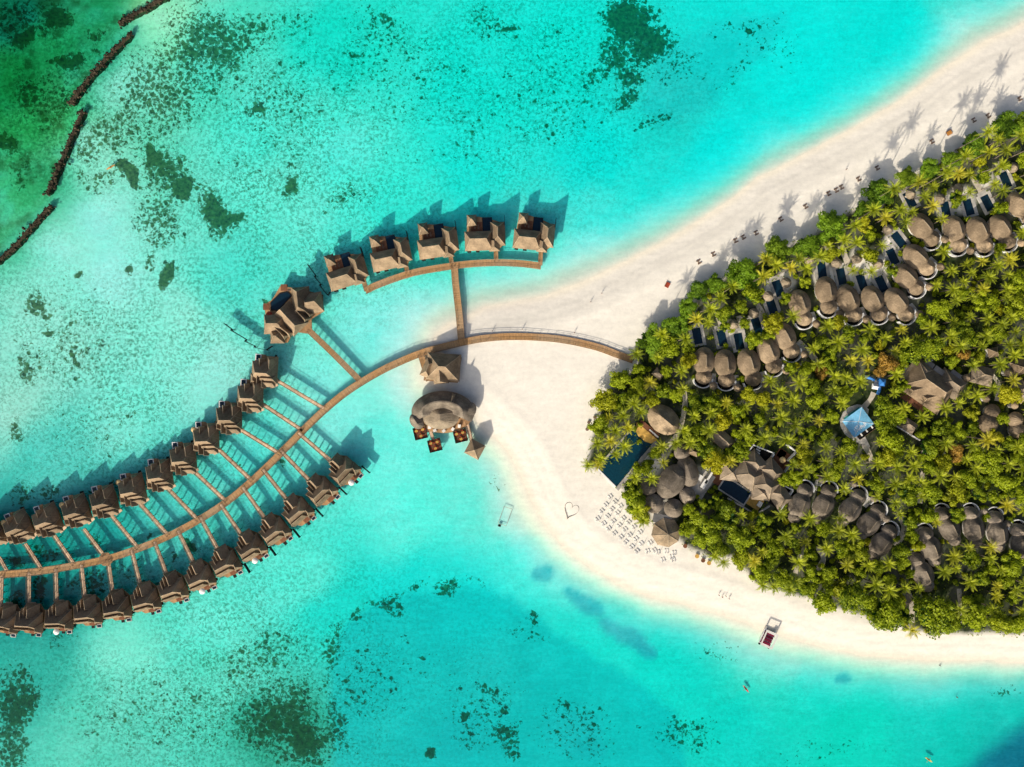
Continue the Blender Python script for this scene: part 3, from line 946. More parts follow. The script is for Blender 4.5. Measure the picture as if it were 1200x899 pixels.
def pole_parasol(name, label, cat, mat='canvas', r=1.45, group=None, h=2.5):
    t = thing(name, label, cat, (0, 0, 0), 0, group)
    MB().tube([(0, 0, 0), (0, 0, h)], 0.04, 6).build('pole', 'rail', t)
    n = 10
    rings = []
    for q, z in ((1.0, h - 0.62), (1.0, h - 0.5), (0.66, h - 0.2), (0.33, h - 0.04), (0.03, h + 0.05)):
        rings.append([(r * q * math.cos(2 * math.pi * k / n), r * q * math.sin(2 * math.pi * k / n), z) for k in range(n)])
    MB().rings(rings, True, False, True).build('canopy', mat, t)
    MB().ell(0, 0, 0.3, 0.3, 0, 0.1, 0, 10).build('base', 'grey_flat', t)
    return t


def lounger(name, label, mat='canvas', frame='white', group=None, fabric_len=1.95):
    t = thing(name, label, 'sun lounger', (0, 0, 0), 0, group)
    m = MB().box(0, -0.03, 0.14, 0.19, 0.66, 2.0)
    for x in (-0.28, 0.28):
        for y in (-0.85, 0.8):
            m.box(x, y, 0, 0.14, 0.06, 0.06)
    m.build('frame', frame, t)
    MB().box(0, -0.33, 0.193, 0.26, 0.60, 1.3).build('seat_pad', mat, t)
    b = MB()
    b.add([(-0.3, 0.33, 0.195), (0.3, 0.33, 0.195), (0.3, 1.0, 0.36), (-0.3, 1.0, 0.36), (-0.3, 0.29, 0.26), (0.3, 0.29, 0.26), (0.3, 0.97, 0.43), (-0.3, 0.97, 0.43)],
          [(0, 3, 2, 1), (4, 5, 6, 7), (0, 1, 5, 4), (1, 2, 6, 5), (2, 3, 7, 6), (3, 0, 4, 7)])
    b.build('backrest', mat, t)
    return t


def villa_a():
    t = thing('water_villa', 'villa', 'villa')
    MB().prism([(-6, -5.5), (4.5, -6.2), (5.6, -4.6), (5.6, 3.5), (4.6, 8.6), (0.5, 8.0), (-1.0, 9.4), (-6.0, 9.8), (-6.2, 3)], 1.5, 1.86).build('deck', 'deck', t)
    MB().prism([(-5.2, -4.6), (4.6, -4.6), (4.6, 6.2), (1.6, 6.2), (1.4, 4.2), (-5.2, 4.0)], 1.86, 4.1).build('wall', 'wall_wood', t)
    roof_part(t, 'main_roof', (0, 1.2, 13.0, 9.8, 4.0, 8.8, 5.5, 0, -1.1))
    roof_part(t, 'wing_roof', (3.6, 4.6, 8.4, 5.6, 3.95, 7.8, 4.0, R(90)))
    roof_part(t, 'step_roof', (2.2, -2.5, 8.6, 5.0, 3.9, 7.3, 6.0))
    roof_part(t, 'porch_roof', (2.4, -4.7, 6.6, 4.2, 3.8, 6.1, 4.6))
    roof_part(t, 'gable_roof', (-2.5, -3.6, 6.4, 3.0, 3.9, 7.0, 5.6, R(90)))
    roof_part(t, 'gable_roof', (-0.2, -4.2, 6.4, 2.6, 3.85, 6.5, 5.8, R(90)))
    roof_part(t, 'corner_roof', (-4.9, -2.8, 5.0, 4.2, 3.9, 6.6, 2.0, R(90)))
    roof_part(t, 'dormer_roof', (-1.9, 5.2, 4.4, 3.2, 3.9, 6.3, 3.6, R(90)))
    p = MB().box(-4.4, 8.0, 1.87, 2.05, 3.0, 3.2).build('plunge_pool', 'white', t)
    MB().box(-4.4, 8.0, 2.053, 2.07, 2.2, 2.4).build('pool_water', 'pool_dark', p)
    MB().prism([(2.8, -7.6), (6.6, -5.8), (5.9, -4.6), (2.2, -6.2)], 1.6, 1.9).build('entrance_deck', 'deck_pale', t)
    MB().box(4.9, 8.4, 1.5, 4.4, 0.14, 2.6).build('privacy_screen', 'dark_wood', t)
    piles_under(t, [(-5, -4.5), (0, -4.5), (4.8, -4.5), (-5, 2), (4.8, 2), (-5, 8), (0, 7.5), (4.2, 8)])
    return t


def villa_b():
    t = thing('water_villa', 'villa', 'villa')
    MB().prism([(-6, -4.6), (-3.2, -8.2), (2, -8.2), (6, -4), (6, 4.2), (3.5, 6.8), (-4.6, 7.4), (-6, 3.6)], 1.5, 1.86).build('deck', 'deck', t)
    MB().prism([(-5, -4), (-3, -7.2), (1.6, -7.2), (5, -3), (5, 3.6), (-5, 3.6)], 1.86, 4.1).build('wall', 'wall_wood', t)
    roof_part(t, 'main_roof', (0.3, -0.2, 13.2, 8.8, 4.0, 8.9, 6.4, 0, 0.6))
    roof_part(t, 'wing_roof', (-1.2, -5.2, 7.6, 6.6, 3.9, 7.6, 4.2, R(90)))
    roof_part(t, 'step_roof', (3.0, -3.6, 5.6, 2.9, 3.85, 6.8, 4.6, R(90)))
    roof_part(t, 'step_roof', (1.4, -5.4, 5.0, 2.5, 3.8, 6.6, 4.2, R(90)))
    roof_part(t, 'corner_roof', (-4.7, 2.9, 5.4, 4.2, 3.9, 6.7, 1.8, R(90)))
    roof_part(t, 'dormer_roof', (1.6, 3.0, 8.2, 3.8, 3.95, 7.4, 7.0))
    MB().box(-1.2, 5.4, 1.865, 1.95, 5.2, 3.0).build('sun_deck', 'deck_red', t)
    p = MB().box(-3.4, 7.6, 1.2, 1.98, 2.6, 1.8).build('plunge_pool', 'wall_white', t)
    MB().box(-3.4, 7.6, 1.983, 2.0, 2.0, 1.3).build('pool_water', 'pool_dark', p)
    MB().box(0.6, 7.7, 0.3, 0.5, 1.6, 2.2).build('swim_platform', 'dark_wood', t)
    MB().prism([(-1.0, -8.8), (2.4, -8.8), (2.4, -7.6), (-1.0, -7.6)], 1.6, 1.9).build('entrance_deck', 'deck_pale', t)
    piles_under(t, [(-5, -3.5), (-2.5, -7.4), (1.5, -7.4), (5, -3), (-5, 3), (5, 3), (-4, 6.6), (3, 6.2)])
    MB().box(-6.3, 4.2, 1.0, 3.6, 0.18, 1.5).build('corner_post', 'dark_wood', t)
    return t


def villa_c():
    t = thing('water_villa', 'villa', 'villa')
    MB().prism([(-9, -7), (5.8, -8), (8.8, -5), (8.8, 4.6), (3.4, 6.4), (-3, 8.0), (-8, 8.0)], 1.5, 1.86).build('deck', 'deck', t)
    MB().prism([(-8.2, -7), (1.8, -7), (1.8, -0.6), (-8.2, -0.6)], 1.86, 4.2).build('wall', 'wall_wood', t)
    MB().prism([(3.6, -5), (8.3, -5), (8.3, 3), (3.6, 3)], 1.86, 4.2).build('wall', 'wall_wood', t)
    roof_part(t, 'main_roof', (-3.0, -3.8, 12.8, 9.0, 4.1, 8.4, 7.4))
    roof_part(t, 'wing_roof', (6.0, -0.8, 11.0, 6.8, 4.05, 8.4, 4.2, R(90)))
    roof_part(t, 'porch_roof', (4.2, -6.0, 5.6, 5.0, 3.95, 6.9, 2.6, R(90)))
    roof_part(t, 'pavilion_roof', (-5.9, 5.8, 4.4, 5.2, 4.0, 6.6, 0.4))
    m = MB()
    for x in (-7.6, -4.2):
        for y in (3.8, 7.8):
            m.box(x, y, 1.86, 4.0, 0.18, 0.18)
    m.build('pavilion_frame', 'rail', t)
    p = MB().box(1.2, 3.9, 1.87, 2.0, 4.6, 7.2).build('pool', 'dark_wood', t)
    MB().box(1.2, 3.9, 2.003, 2.02, 4.0, 6.6).build('pool_water', 'pool_dark', p)
    MB().box(-3.8, 3.0, 1.865, 1.93, 5.2, 5.0).build('sun_deck', 'deck_red', t)
    MB().box(9.3, 5.2, 1.2, 5.2, 0.16, 4.6).build('privacy_screen', 'dark_wood', t)
    for x in (-7.6, -3.6):
        MB().box(x, -8.0, 1.9, 3.4, 1.7, 1.4).build('bay_window', 'dark_wood', t)
    piles_under(t, [(-8.4, -6.4), (-3, -6.6), (2, -6.8), (7.6, -5), (-8.2, 0), (8, 0), (-7.6, 7.2), (-2.6, 7.2), (3, 5.6), (8, 4)])
    return t


A_POS = [(-15, 628), (18, 621), (52, 613), (86, 602), (119, 591), (152, 577), (184, 560), (212, 540.5), (239, 517), (266, 492.5), (291, 467), (308, 437.5)]
B_POS = [(2, 730), (31, 730), (66, 727), (100, 720.5), (134, 714), (168, 705), (200, 692.5), (232, 679), (262, 662), (292, 643.5), (320, 624), (347, 601), (375, 577), (402, 553)]
C_POS = [(404, 314, 17), (456, 293, 12), (512, 279.5, 8), (568, 271.5, 2), (626.5, 271, -6)]
tan_parasol = pole_parasol('deck_parasol', 'x', 'parasol', 'tan_canvas', 1.35)
white_parasol = pole_parasol('deck_parasol', 'x', 'parasol', 'white', 1.45)
deck_lounger = lounger('deck_lounger', 'x', 'brown_cushion', 'rail')
tp, wp, dl = [], [], []


def from_local(loc, rz, x, y, z):
    c, s = math.cos(rz), math.sin(rz)
    return (loc[0] + x * c - y * s, loc[1] + x * s + y * c, z)


va, used = villa_a(), []
for i, (px, py) in enumerate(A_POS):
    p = at(px, py, 6.0)
    rz = R(107 - 0.0927 * (px - 86) - 90)
    v = spot(va, used, (p.x, p.y, 0), rz, 'shingled water villa with plunge pool deck, %s from the left in the upper long row' % ORD[i], 'water villas of the upper long row', 0.92)
    if i in (1, 3, 5, 8):
        spot(tan_parasol, tp, from_local(p, rz, -5.4, 5.4, 1.86), rz, 'round straw parasol on the deck of the %s villa of the upper long row' % ORD[i], 'straw parasols on villa decks')
    else:
        spot(deck_lounger, dl, from_local(p, rz, -4.6, 4.9, 1.86), rz + 0.6, 'brown lounger on the deck of the %s villa of the upper long row' % ORD[i], 'loungers on villa decks')
vb, used = villa_b(), []
for i, (px, py) in enumerate(B_POS):
    p = at(px, py, 6.0)
    rz = R(-97 + 0.1356 * (px - 2) - 90)
    v = spot(vb, used, (p.x, p.y, 0), rz, 'shingled water villa with sunlit seaward gable, %s from the left in the lower long row' % ORD[i], 'water villas of the lower long row', 0.92)
    if i in (2, 7, 9, 13):
        spot(white_parasol, wp, from_local(p, rz, 1.6, 6.0, 1.86), rz, 'white parasol on the sun deck of the %s villa of the lower long row' % ORD[i], 'white parasols on villa decks')
    spot(deck_lounger, dl, from_local(p, rz, -1.9, 5.5, 1.955), rz + 0.2, 'brown lounger on the sun deck of the %s villa of the lower long row' % ORD[i], 'loungers on villa decks')
    if i >= 8:
        c = from_local(p, rz, -7.0, 6.6, 0)
        s = thing('privacy_screen', 'thin black screen jutting out beside the %s villa of the lower long row' % ORD[i], 'screen', c, rz + R(3), 'black screens beside the lower row villas')
        MB().box(0, 0, 0.9, 3.2, 0.16, 5.2).build('panel', 'dark_wood', s)
        for yy in (-2.3, 2.3):
            MB().tube([(0.2, yy, -1.8), (0.2, yy, 3.3)], 0.1, 6).build('post', 'dark_wood', s)
vc, used = villa_c(), []
for i, (px, py, deg) in enumerate(C_POS):
    p = at(px, py, 6.0)
    rz = R(deg)
    spot(vc, used, (p.x, p.y, 0), rz, 'shingled pool villa with a dark deck pool, %s from the left in the northern arc' % ORD[i], 'pool villas of the northern arc')
    for k, (lx, ly) in enumerate(((-4.6, 3.4), (-3.0, 3.2))):
        spot(deck_lounger, dl, from_local(p, rz, lx, ly, 1.935), rz, 'brown lounger beside the dark pool of the %s villa of the northern arc' % ORD[i],
             'loungers on the northern pool villa decks')

# the large villa at the head of the row
p = at(340, 367, 6.0)
t = thing('grand_water_villa', 'largest water villa with many stepped shingle roofs at the head of the upper row', 'villa', (p.x, p.y, 0))
MB().prism([(-12.4, -3.5), (-9.5, -13.2), (-2.5, -13.4), (0.5, -8.0), (6, -7.5), (9, -2), (14, 1), (14, 9), (2, 12), (-6, 13), (-9.5, 7), (-13.5, 4)], 1.45, 1.85).build('deck', 'deck', t)
MB().prism([(-11.5, -4), (-9, -12), (-3, -12), (-1, -8), (5.5, -2), (1, 4), (-5, 0)], 1.85, 4.0).build('wall', 'wall_wood', t)
MB().prism([(1, -0.5), (8, 1.5), (13, 2), (13, 8.5), (1.5, 11)], 1.85, 4.05).build('wall', 'wall_wood', t)
roof_part(t, 'main_roof', (0.0, -2.4, 13.5, 9.6, 4.0, 9.0, 10.0, R(-47)))
roof_part(t, 'west_roof', (-7.4, -5.0, 10.5, 9.0, 4.0, 8.4, 5.0, R(0)))
roof_part(t, 'gable_roof', (-3.2, -7.2, 9.0, 3.2, 3.9, 7.2, 8.0, R(-38)))
roof_part(t, 'gable_roof', (-5.0, -8.4, 8.0, 3.0, 3.9, 6.8, 7.0, R(-44)))
roof_part(t, 'south_roof', (-6.4, -10.6, 6.6, 6.4, 3.9, 7.8, 0.8, R(0)))
roof_part(t, 'gable_roof', (5.2, -1.0, 6.8, 4.0, 3.9, 7.2, 6.2, R(-46)))
roof_part(t, 'north_roof', (4.6, 5.8, 13.0, 8.4, 4.05, 9.2, 7.0, R(96)))
roof_part(t, 'east_roof', (9.8, 4.8, 9.4, 9.4, 4.0, 8.2, 4.2, R(10)))
roof_part(t, 'link_roof', (6.4, 1.6, 8.0, 2.6, 3.9, 6.6, 7.4, R(-42)))
q = MB().prism([(-10.6, 5.4), (-6.2, 9.8), (-2.4, 10.8), (-0.2, 8.6), (-3.4, 5.2), (-6.6, 1.4), (-10.4, 1.6)], 1.853, 2.0).build('pool', 'dark_wood', t)
MB().prism([(-10.0, 5.2), (-6.0, 9.3), (-2.6, 10.1), (-1.0, 8.5), (-3.9, 5.4), (-6.9, 2.0), (-9.9, 2.2)], 2.003, 2.03).build('pool_water', 'pool_dark', q)
for x, y in ((-4.2, 12.3), (-12.4, 3.4)):
    MB().box(x, y, 1.2, 1.98, 3.0, 3.0).build('sun_platform', 'deck_red', t)
MB().prism([(1.6, -8.4), (6.6, -4.4), (8.6, -1.4), (8.9, -7.6), (7.0, -9.2)], 1.5, 1.9).build('entrance_deck', 'deck', t)
piles_under(t, [(-11, -4), (-9, -12), (-3, -12.6), (0, -7.6), (6, -6.8), (8, -2), (13, 2), (13, 8), (2, 11), (-5, 12), (-12, 3.6), (-8, 6)])
gv = p
for k, (x, y) in enumerate(((-9.9, 0.2), (-1.6, 11.0))):
    spot(deck_lounger, dl, (p.x + x, p.y + y, 1.855), 0.7 + k, 'brown lounger %s the pool of the largest water villa' % ('south-west of' if k == 0 else 'north-east of'), 'loungers around the largest water villa')
sp, _ = pole_parasol('deck_parasol', 'red parasol on the western deck of the largest water villa', 'parasol', 'red_cushion', 1.5), 0
sp.location = (p.x - 10.4, p.y - 0.4, 1.855)

# zigzag screens standing in the lagoon beside the large villa
for lab, pts in (('long zigzag black screen in the lagoon south-west of the largest water villa', [(263, 379.4), (272, 386), (270.5, 387), (289, 398), (287, 400), (299, 405.5), (298, 407), (312, 410.5), (319, 405.5)]),
                 ('zigzag black screen in the lagoon between the largest water villa and the northern arc', [(360.5, 310), (370, 323), (368.5, 324.5), (376, 333), (374.5, 334.5), (384, 346), (387, 342)])):
    c = at(pts[3][0], pts[3][1], 1.5)
    s = thing('lagoon_screen', lab, 'screen', (c.x, c.y, 0))
    for a, b in zip(pts[:-1], pts[1:]):
        A, B = at(a[0], a[1], 2) - c, at(b[0], b[1], 2) - c
        d = B - A
        MB().box((A.x + B.x) / 2, (A.y + B.y) / 2, 0.7, 2.9, d.length, 0.16, math.atan2(d.y, d.x)).build('panel', 'dark_wood', s)
        MB().tube([(A.x, A.y, -1.8), (A.x, A.y, 3.0)], 0.1, 6).build('post', 'dark_wood', s)

# ------------------------------------------------------------------ restaurant over the shallows
p = at(518, 431, 5)
t = thing('entrance_pavilion', 'sharp hipped shingle pavilion between the curved jetty and the round restaurant', 'pavilion', (p.x, p.y, 0), R(-4))
MB().prism([(-8.5, -6.5), (7.5, -6.5), (8.5, 5.5), (-7.5, 5.5)], 1.45, 1.86).build('deck', 'deck', t)
MB().prism([(-6.5, -4.6), (6, -4.6), (6.5, 4.2), (-6, 4.2)], 1.86, 4.4).build('wall', 'wall_wood', t)
roof_part(t, 'main_roof', (0.6, 0.4, 15.6, 12.6, 4.3, 10.6, 3.0), 'shingle')
roof_part(t, 'gable_roof', (-0.4, -3.6, 7.6, 7.0, 4.2, 9.0, 5.6, R(98)), 'shingle')
roof_part(t, 'west_roof', (-6.2, -0.6, 9.0, 5.4, 4.1, 8.4, 3.4, R(70)), 'shingle')
piles_under(t, [(-7.5, -5.5), (6.5, -5.5), (7.4, 4.6), (-6.6, 4.6)])
make_walkway('walkway', 'straight walkway beside the entrance pavilion joining jetty and restaurant', [(493.5, 416), (498, 431), (503, 446)], 2.6, 1.712, 'deck', True, True, None, bent=2.3, cat='walkway')

p = at(519, 482, 5)
t = thing('round_restaurant', 'shell-shaped thatched restaurant standing in the shallows off the sand spit', 'restaurant', (p.x, p.y, 0))
MB().ell(0, -1.5, 13.6, 8.8, 1.4, 1.9, 0, 36).build('deck', 'deck', t)
MB().ell(0, 1.2, 11.2, 6.4, 1.9, 4.4, 0, 36).build('wall', 'wall_wood', t)
rings = []
NA = 40
for k in range(NA + 1):
    th = R(205) - (R(205) - R(-28)) * k / NA
    f = max(0.0, math.sin(math.pi * k / NA)) ** 0.6
    cx, cy = math.cos(th), math.sin(th)
    ring = []
    for (rx, ry, z) in ((14.6, 9.8, 4.0), (14.6, 9.8, 4.3), (13.4, 8.8, 5.4 + 0.8 * f), (11.4, 7.0, 6.2 + 3.0 * f), (9.6, 5.4, 6.8 + 4.4 * f), (9.0, 4.8, 6.8 + 4.4 * f), (7.4, 3.4, 6.4 + 2.0 * f), (4.6, 1.4, 5.6 + 0.3 * f), (4.6, 1.4, 5.2)):
        ring.append((rx * cx, ry * cy - 0.4, z))
    rings.append(ring)
MB().rings(rings, True, True, True).build('crescent_roof', 'thatch_dark', t, True)  # dark thatch paints shade into the outer shell's colour
for (x, y, W, L, h, rz) in ((-12.2, -4.6, 6.0, 8.0, 3.0, R(35)), (12.0, 0.2, 6.4, 8.4, 3.4, R(-30))):
    MB().hull(x, y, W, L, 4.2, h, rz, 0.3, 26).build('lobe_roof', 'thatch_dark', t, True)
MB().hull(-1.0, -2.6, 17.0, 11.5, 4.6, 3.4, R(0), 0.6, 48, 1.1).build('inner_roof', 'thatch_ridge', t, True)  # paler thatch paints the sunlit look of the bowl
MB().hip(4.6, 5.6, 5.2, 2.2, 5.2, 10.4, 3.4, R(75)).build('fin', 'shingle_grey', t)
for k, (x, y) in enumerate(((-6.4, -7.6), (-4.0, -9.0), (0.2, -9.2), (4.4, -8.4), (7.4, -7.0))):
    MB().box(x, y, 1.9, 3.2, 1.5, 1.3, R(20 * k)).build('white_awning', 'canvas', t)
piles_under(t, [(12 * math.cos(a), 7.6 * math.sin(a) - 1.5) for a in [k * math.pi / 5 for k in range(10)]], 1.4)


def dining_deck(label, px, py, deg):
    p = at(px, py, 2)
    t = thing('dining_deck', label, 'dining deck', (p.x, p.y, 0), R(deg), 'square dining decks over the water')
    MB().box(0, 0, 1.3, 1.6, 6.0, 5.8).build('deck', 'deck_red', t)
    m = MB()
    for s in (-1, 1):
        m.box(0, s * 2.85, 1.6, 2.5, 5.9, 0.08)
        m.box(s * 2.96, 0, 1.6, 2.5, 0.08, 5.4)
    m.build('railing', 'dark_wood', t)
    piles_under(t, [(-2.6, -2.5), (2.6, -2.5), (2.6, 2.5), (-2.6, 2.5)], 1.3)
    return t, p


def dining_set(kind):
    if kind == 'chair':
        t = thing('dining_chair', 'x', 'chair')
        m = MB().box(0, 0, 0.40, 0.46, 0.62, 0.6)
        for x in (-0.25, 0.25):
            for y in (-0.24, 0.24):
                m.box(x, y, 0, 0.4, 0.05, 0.05)
        m.build('frame', 'rail', t)
        MB().box(0, -0.02, 0.463, 0.56, 0.6, 0.56).build('seat', 'red_cushion', t)
        MB().box(0, 0.3, 0.46, 0.98, 0.6, 0.1).build('backrest', 'red_cushion', t)
    else:
        t = thing('dining_table', 'x', 'table')
        MB().box(0, 0, 0.70, 0.76, 1.3, 1.1).build('table_top', 'deck_gold', t)
        MB().tube([(0, 0, 0), (0, 0, 0.7)], 0.08, 6).build('leg', 'rail', t)
    return t


chair, table, cu, tu = dining_set('chair'), dining_set('table'), [], []
for nm, (px, py, deg) in (('western', (492.5, 507.5, 14)), ('middle', (509.5, 522, 14)), ('eastern', (539.5, 511, 14))):
    t, p = dining_deck('%s square dining deck with red seats below the round restaurant' % nm, px, py, deg)
    for k, (x, y) in enumerate(((-1.5, 1.3), (1.5, 1.3), (0, -1.4))):
        L = from_local(p, R(deg), x, y, 1.605)
        spot(table, tu, L, R(deg), 'golden dining table among red chairs on the %s square dining deck' % nm, 'dining tables on the %s square deck' % nm)
        for a in (0, 90, 180, 270):
            aa = R(a + deg)
            spot(chair, cu, (L[0] - math.sin(aa) * 0.95, L[1] + math.cos(aa) * 0.95, 1.605), aa, 'red cushioned chair at a table on the %s square dining deck' % nm, 'red chairs on the %s square dining deck' % nm)
make_walkway('walkway', 'short walkway from the round restaurant to the western square dining deck', [(513, 501), (506, 503), (499.5, 505)], 1.4, 1.601, 'deck_pale', False, True, None, bent=3, cat='walkway')
make_walkway('walkway', 'short walkway from the restaurant down to the middle square dining deck', [(503.5, 504), (505.5, 509), (507.5, 515)], 1.3, 1.606, 'deck_pale', False, True, None, bent=3, cat='walkway')
make_walkway('walkway', 'walkway from the round restaurant down to the little pyramid kiosk', [(545, 488), (549, 503), (553.5, 519)], 1.4, 1.611, 'deck_pale', True, True, None, bent=3, cat='walkway')
p = at(556.5, 526.5, 3.5)
t = thing('kiosk', 'small kiosk with a pointed pyramid roof at the end of the restaurant walkway', 'kiosk', (p.x, p.y, 0), R(-28))
MB().box(0, 0, 1.3, 1.7, 6.4, 6.4).build('deck', 'deck', t)
m = MB()
for x in (-2.6, 2.6):
    for y in (-2.6, 2.6):
        m.box(x, y, 1.7, 3.8, 0.2, 0.2)
m.build('frame', 'rail', t)
roof_part(t, 'roof', (0, 0, 7.4, 7.4, 3.7, 7.4, 0.1), 'shingle')
piles_under(t, [(-2.6, -2.6), (2.6, -2.6), (2.6, 2.6), (-2.6, 2.6)], 1.3)

# ------------------------------------------------------------------ breakwaters
for lab, pts in (('lowest dark rubble breakwater, ending at the left edge of the lagoon', [(-14, 313), (0, 303), (18, 287), (36, 266), (59, 241)]),
                 ('slightly curved dark rubble breakwater below the gap opposite the coral beds', [(55, 227), (64, 205), (76, 178), (86, 153), (97, 130)]),
                 ('bowed dark rubble breakwater above the gap at the edge of the green shelf', [(82, 122), (93, 105), (112, 82), (130, 62), (153, 39)]),
                 ('topmost dark rubble breakwater, running off the upper edge of the lagoon', [(138, 27), (155, 17), (172, 8), (195, -6)])):
    line = px_line(pts, 1.3, 0.6)
    c = line[len(line) // 2].copy()
    c.z = 0
    m = MB()
    rings = []
    rnd = random.Random(len(lab))
    for i, p in enumerate(line):
        n = side(line, i)
        q = p - c
        ring = []
        e = 0.6 if i in (0, len(line) - 1) else 1.0
        for (w, z) in ((-2.0, -1.9), (-1.5, -0.3), (-1.0, 0.45), (0.0, 0.7), (1.0, 0.45), (1.5, -0.3), (2.0, -1.9)):
            w = w * e * rnd.uniform(0.5, 0.95)
            ring.append((q.x + n.x * w, q.y + n.y * w, z * rnd.uniform(0.7, 1.3)))
        rings.append(ring)
    m.rings(rings, False)
    for k in range(len(line) * 7):          # loose stones along the flanks
        i = rnd.randrange(len(line))
        n = side(line, i)
        q = line[i] - c
        off = rnd.gauss(0, 0.95)
        q = q + n * off + Vector((rnd.uniform(-.7, .7), rnd.uniform(-.7, .7), 0))
        z = 0.65 - 0.42 * abs(off) + rnd.uniform(-0.25, 0.2)
        s = rnd.choice((rnd.uniform(0.25, 0.5), rnd.uniform(0.4, 1.0)))
        vs = []
        for (x, y, zz) in ((0, 0, -.7), (-.8, -.5, -.2), (.6, -.7, -.1), (.8, .5, -.2), (-.5, .7, 0), (-.2, -.2, .6), (.35, .25, .5)):
            vs.append((q.x + (x + rnd.uniform(-.25, .25)) * s, q.y + (y + rnd.uniform(-.25, .25)) * s, z + zz * s))
        m.add(vs, [(0, 2, 1), (0, 3, 2), (0, 4, 3), (0, 1, 4), (1, 2, 5), (2, 6, 5), (2, 3, 6), (3, 4, 6), (4, 5, 6), (4, 1, 5)])
    t = tag(m.build('breakwater', M['rock'] if 'rock' in M else M.setdefault('rock', weathered('wet dark rubble', (0.05, 0.04, 0.024), var=0.45, scale=1.2, bump=0.8, blotch=0.3)), None), lab, 'breakwater', 'rubble breakwaters along the reef edge')
    t.location = c


# ------------------------------------------------------------------ the island: villas, pools, pavilions
KEEP = []          # (px, py, radius) places in the photograph where no tree crown may stand


def keep(px, py, r):
    KEEP.append((px, py, r * 0.95))


def sheet(name, pts, mat, lift=0.004, width=None, mpx=True):
    """a path or paved court lying on the island"""
    if width:
        line = px_line(pts, 1.5, LAND)
        m = MB()
        rings = []
        for i, p in enumerate(line):
            n = side(line, i) * (width / 2 * (1 + 0.12 * math.sin(i * 1.3)))
            rings.append([(p.x - n.x, p.y - n.y, LAND + lift), (p.x + n.x, p.y + n.y, LAND + lift)])
        m.rings(rings, False)
    else:
        q = [at(x, y, LAND) for x, y in pts]
        m = MB()
        m.add([(p.x, p.y, LAND + lift) for p in q], [tuple(range(len(q)))])
    o = m.build(name, mat)
    return tag(o, kind='structure')


def beach_villa(triple=False):
    """oval thatched villa: local +y points from the bath dome to the pool end"""
    TH = 'thatch_dark' if triple else 'thatch'  # darker thatch paints palm shade onto the southern row
    t = thing('thatched_villa', 'x', 'villa')
    MB().ell(0, 0.4, 4.2, 5.6, 0, 3.0, 0, 30).build('wall', 'wall_white', t)
    r = MB().hull(0, 0.4, 10.4, 13.4, 2.9, 4.5, 0, 1.0, 64, 1.0).build('main_roof', TH, t, True)
    MB().tube([(0, -1.7, 7.4), (0, 0.4, 7.44), (0, 2.5, 7.4)], 0.22, 6).build('ridge_cap', 'thatch_ridge', r)
    if triple:
        MB().hull(0, 6.6, 6.4, 6.6, 2.6, 2.8, 0, 0.2, 40, 1.0).build('end_roof', TH, t, True)
    MB().ell(0, -7.2, 3.2, 3.2, 0, 2.9, 0, 24).build('bath_wall', 'wall_white', t)
    MB().hull(0, -7.0, 7.8, 7.4, 2.8, 3.5, 0, 0.22, 44, 1.0).build('bath_roof', TH, t, True)
    MB().ell(0, -8.4, 4.3, 4.0, 0.0, 0.05, 0, 28).build('court_floor', 'dark_wood', t)
    MB().arcwall(0, -8.2, 4.3, 4.0, 0.42, 0, 2.2, R(178), R(362), 0, 24).build('court_wall', 'white', t)
    MB().prism([(3.2, -11.6), (6.8, -10.6), (6.6, -5.6), (4.4, -5.4)], 0, 0.12).build('terrace', 'paving', t)
    MB().hull(4.9, -11.4, 3.8, 3.8, 2.3, 1.9, 0, 0.2, 18, 1.2).build('porch_roof', TH, t, True)
    MB().tube([(4.9, -11.4, 0), (4.9, -11.4, 2.6)], 0.14, 6).build('porch_post', 'rail', t)
    return t


NV = [((826, 424), (825, 447)), ((851, 427), (852, 447)), ((879, 426), (884, 446)), ((902, 412), (908, 430)), ((921, 395), (928, 411)), ((939, 356), (945, 378)), ((970, 341), (972, 360)), ((996, 351), (1002, 370)),
      ((1025, 351), (1033, 371)), ((1053, 353), (1064, 369)), ((1064, 324), (1077, 339)), ((1076, 301), (1089, 315)), ((1082, 265), (1092, 279)), ((1121, 269), (1125, 289)), ((1149, 270), (1156, 289)),
      ((1175, 267), (1185, 285)), ((1197, 240), (1210, 256))]
proto, used = beach_villa(), []
for i, ((bx, by), (sx, sy)) in enumerate(NV):
    B, S = at(bx, by, 5.5), at(sx, sy, 4.5)
    d = (B - S).xy
    rz = math.atan2(d.y, d.x) - math.pi / 2
    sc = 0.97 + 0.05 * ((i * 37) % 5) / 5
    spot(proto, used, (B.x, B.y, LAND), rz, 'oval thatched villa with round bath roof, %s from the left in the northern row' % ORD[i], 'thatched villas of the northern row', sc)
    keep(bx, by, 15.5)
    keep(sx, sy, 11.5)
    u = (Vector((sx - bx, sy - by))).normalized()
    keep(sx + u.x * 8, sy + u.y * 8, 8)
SV = [((939, 592), (944, 576)), ((967, 593), (972, 577)), ((999, 597), (1008, 580)), ((1021, 614), (1032, 597)), ((1035, 638), (1045, 622)), ((1084, 673), (1075, 655)), ((1093, 643), (1086, 627)),
      ((1115, 619), (1106, 603)), ((1144, 620), (1139, 600)), ((1172, 625), (1168, 606)), ((1200, 640), (1195, 618))]
proto, used = beach_villa(True), []
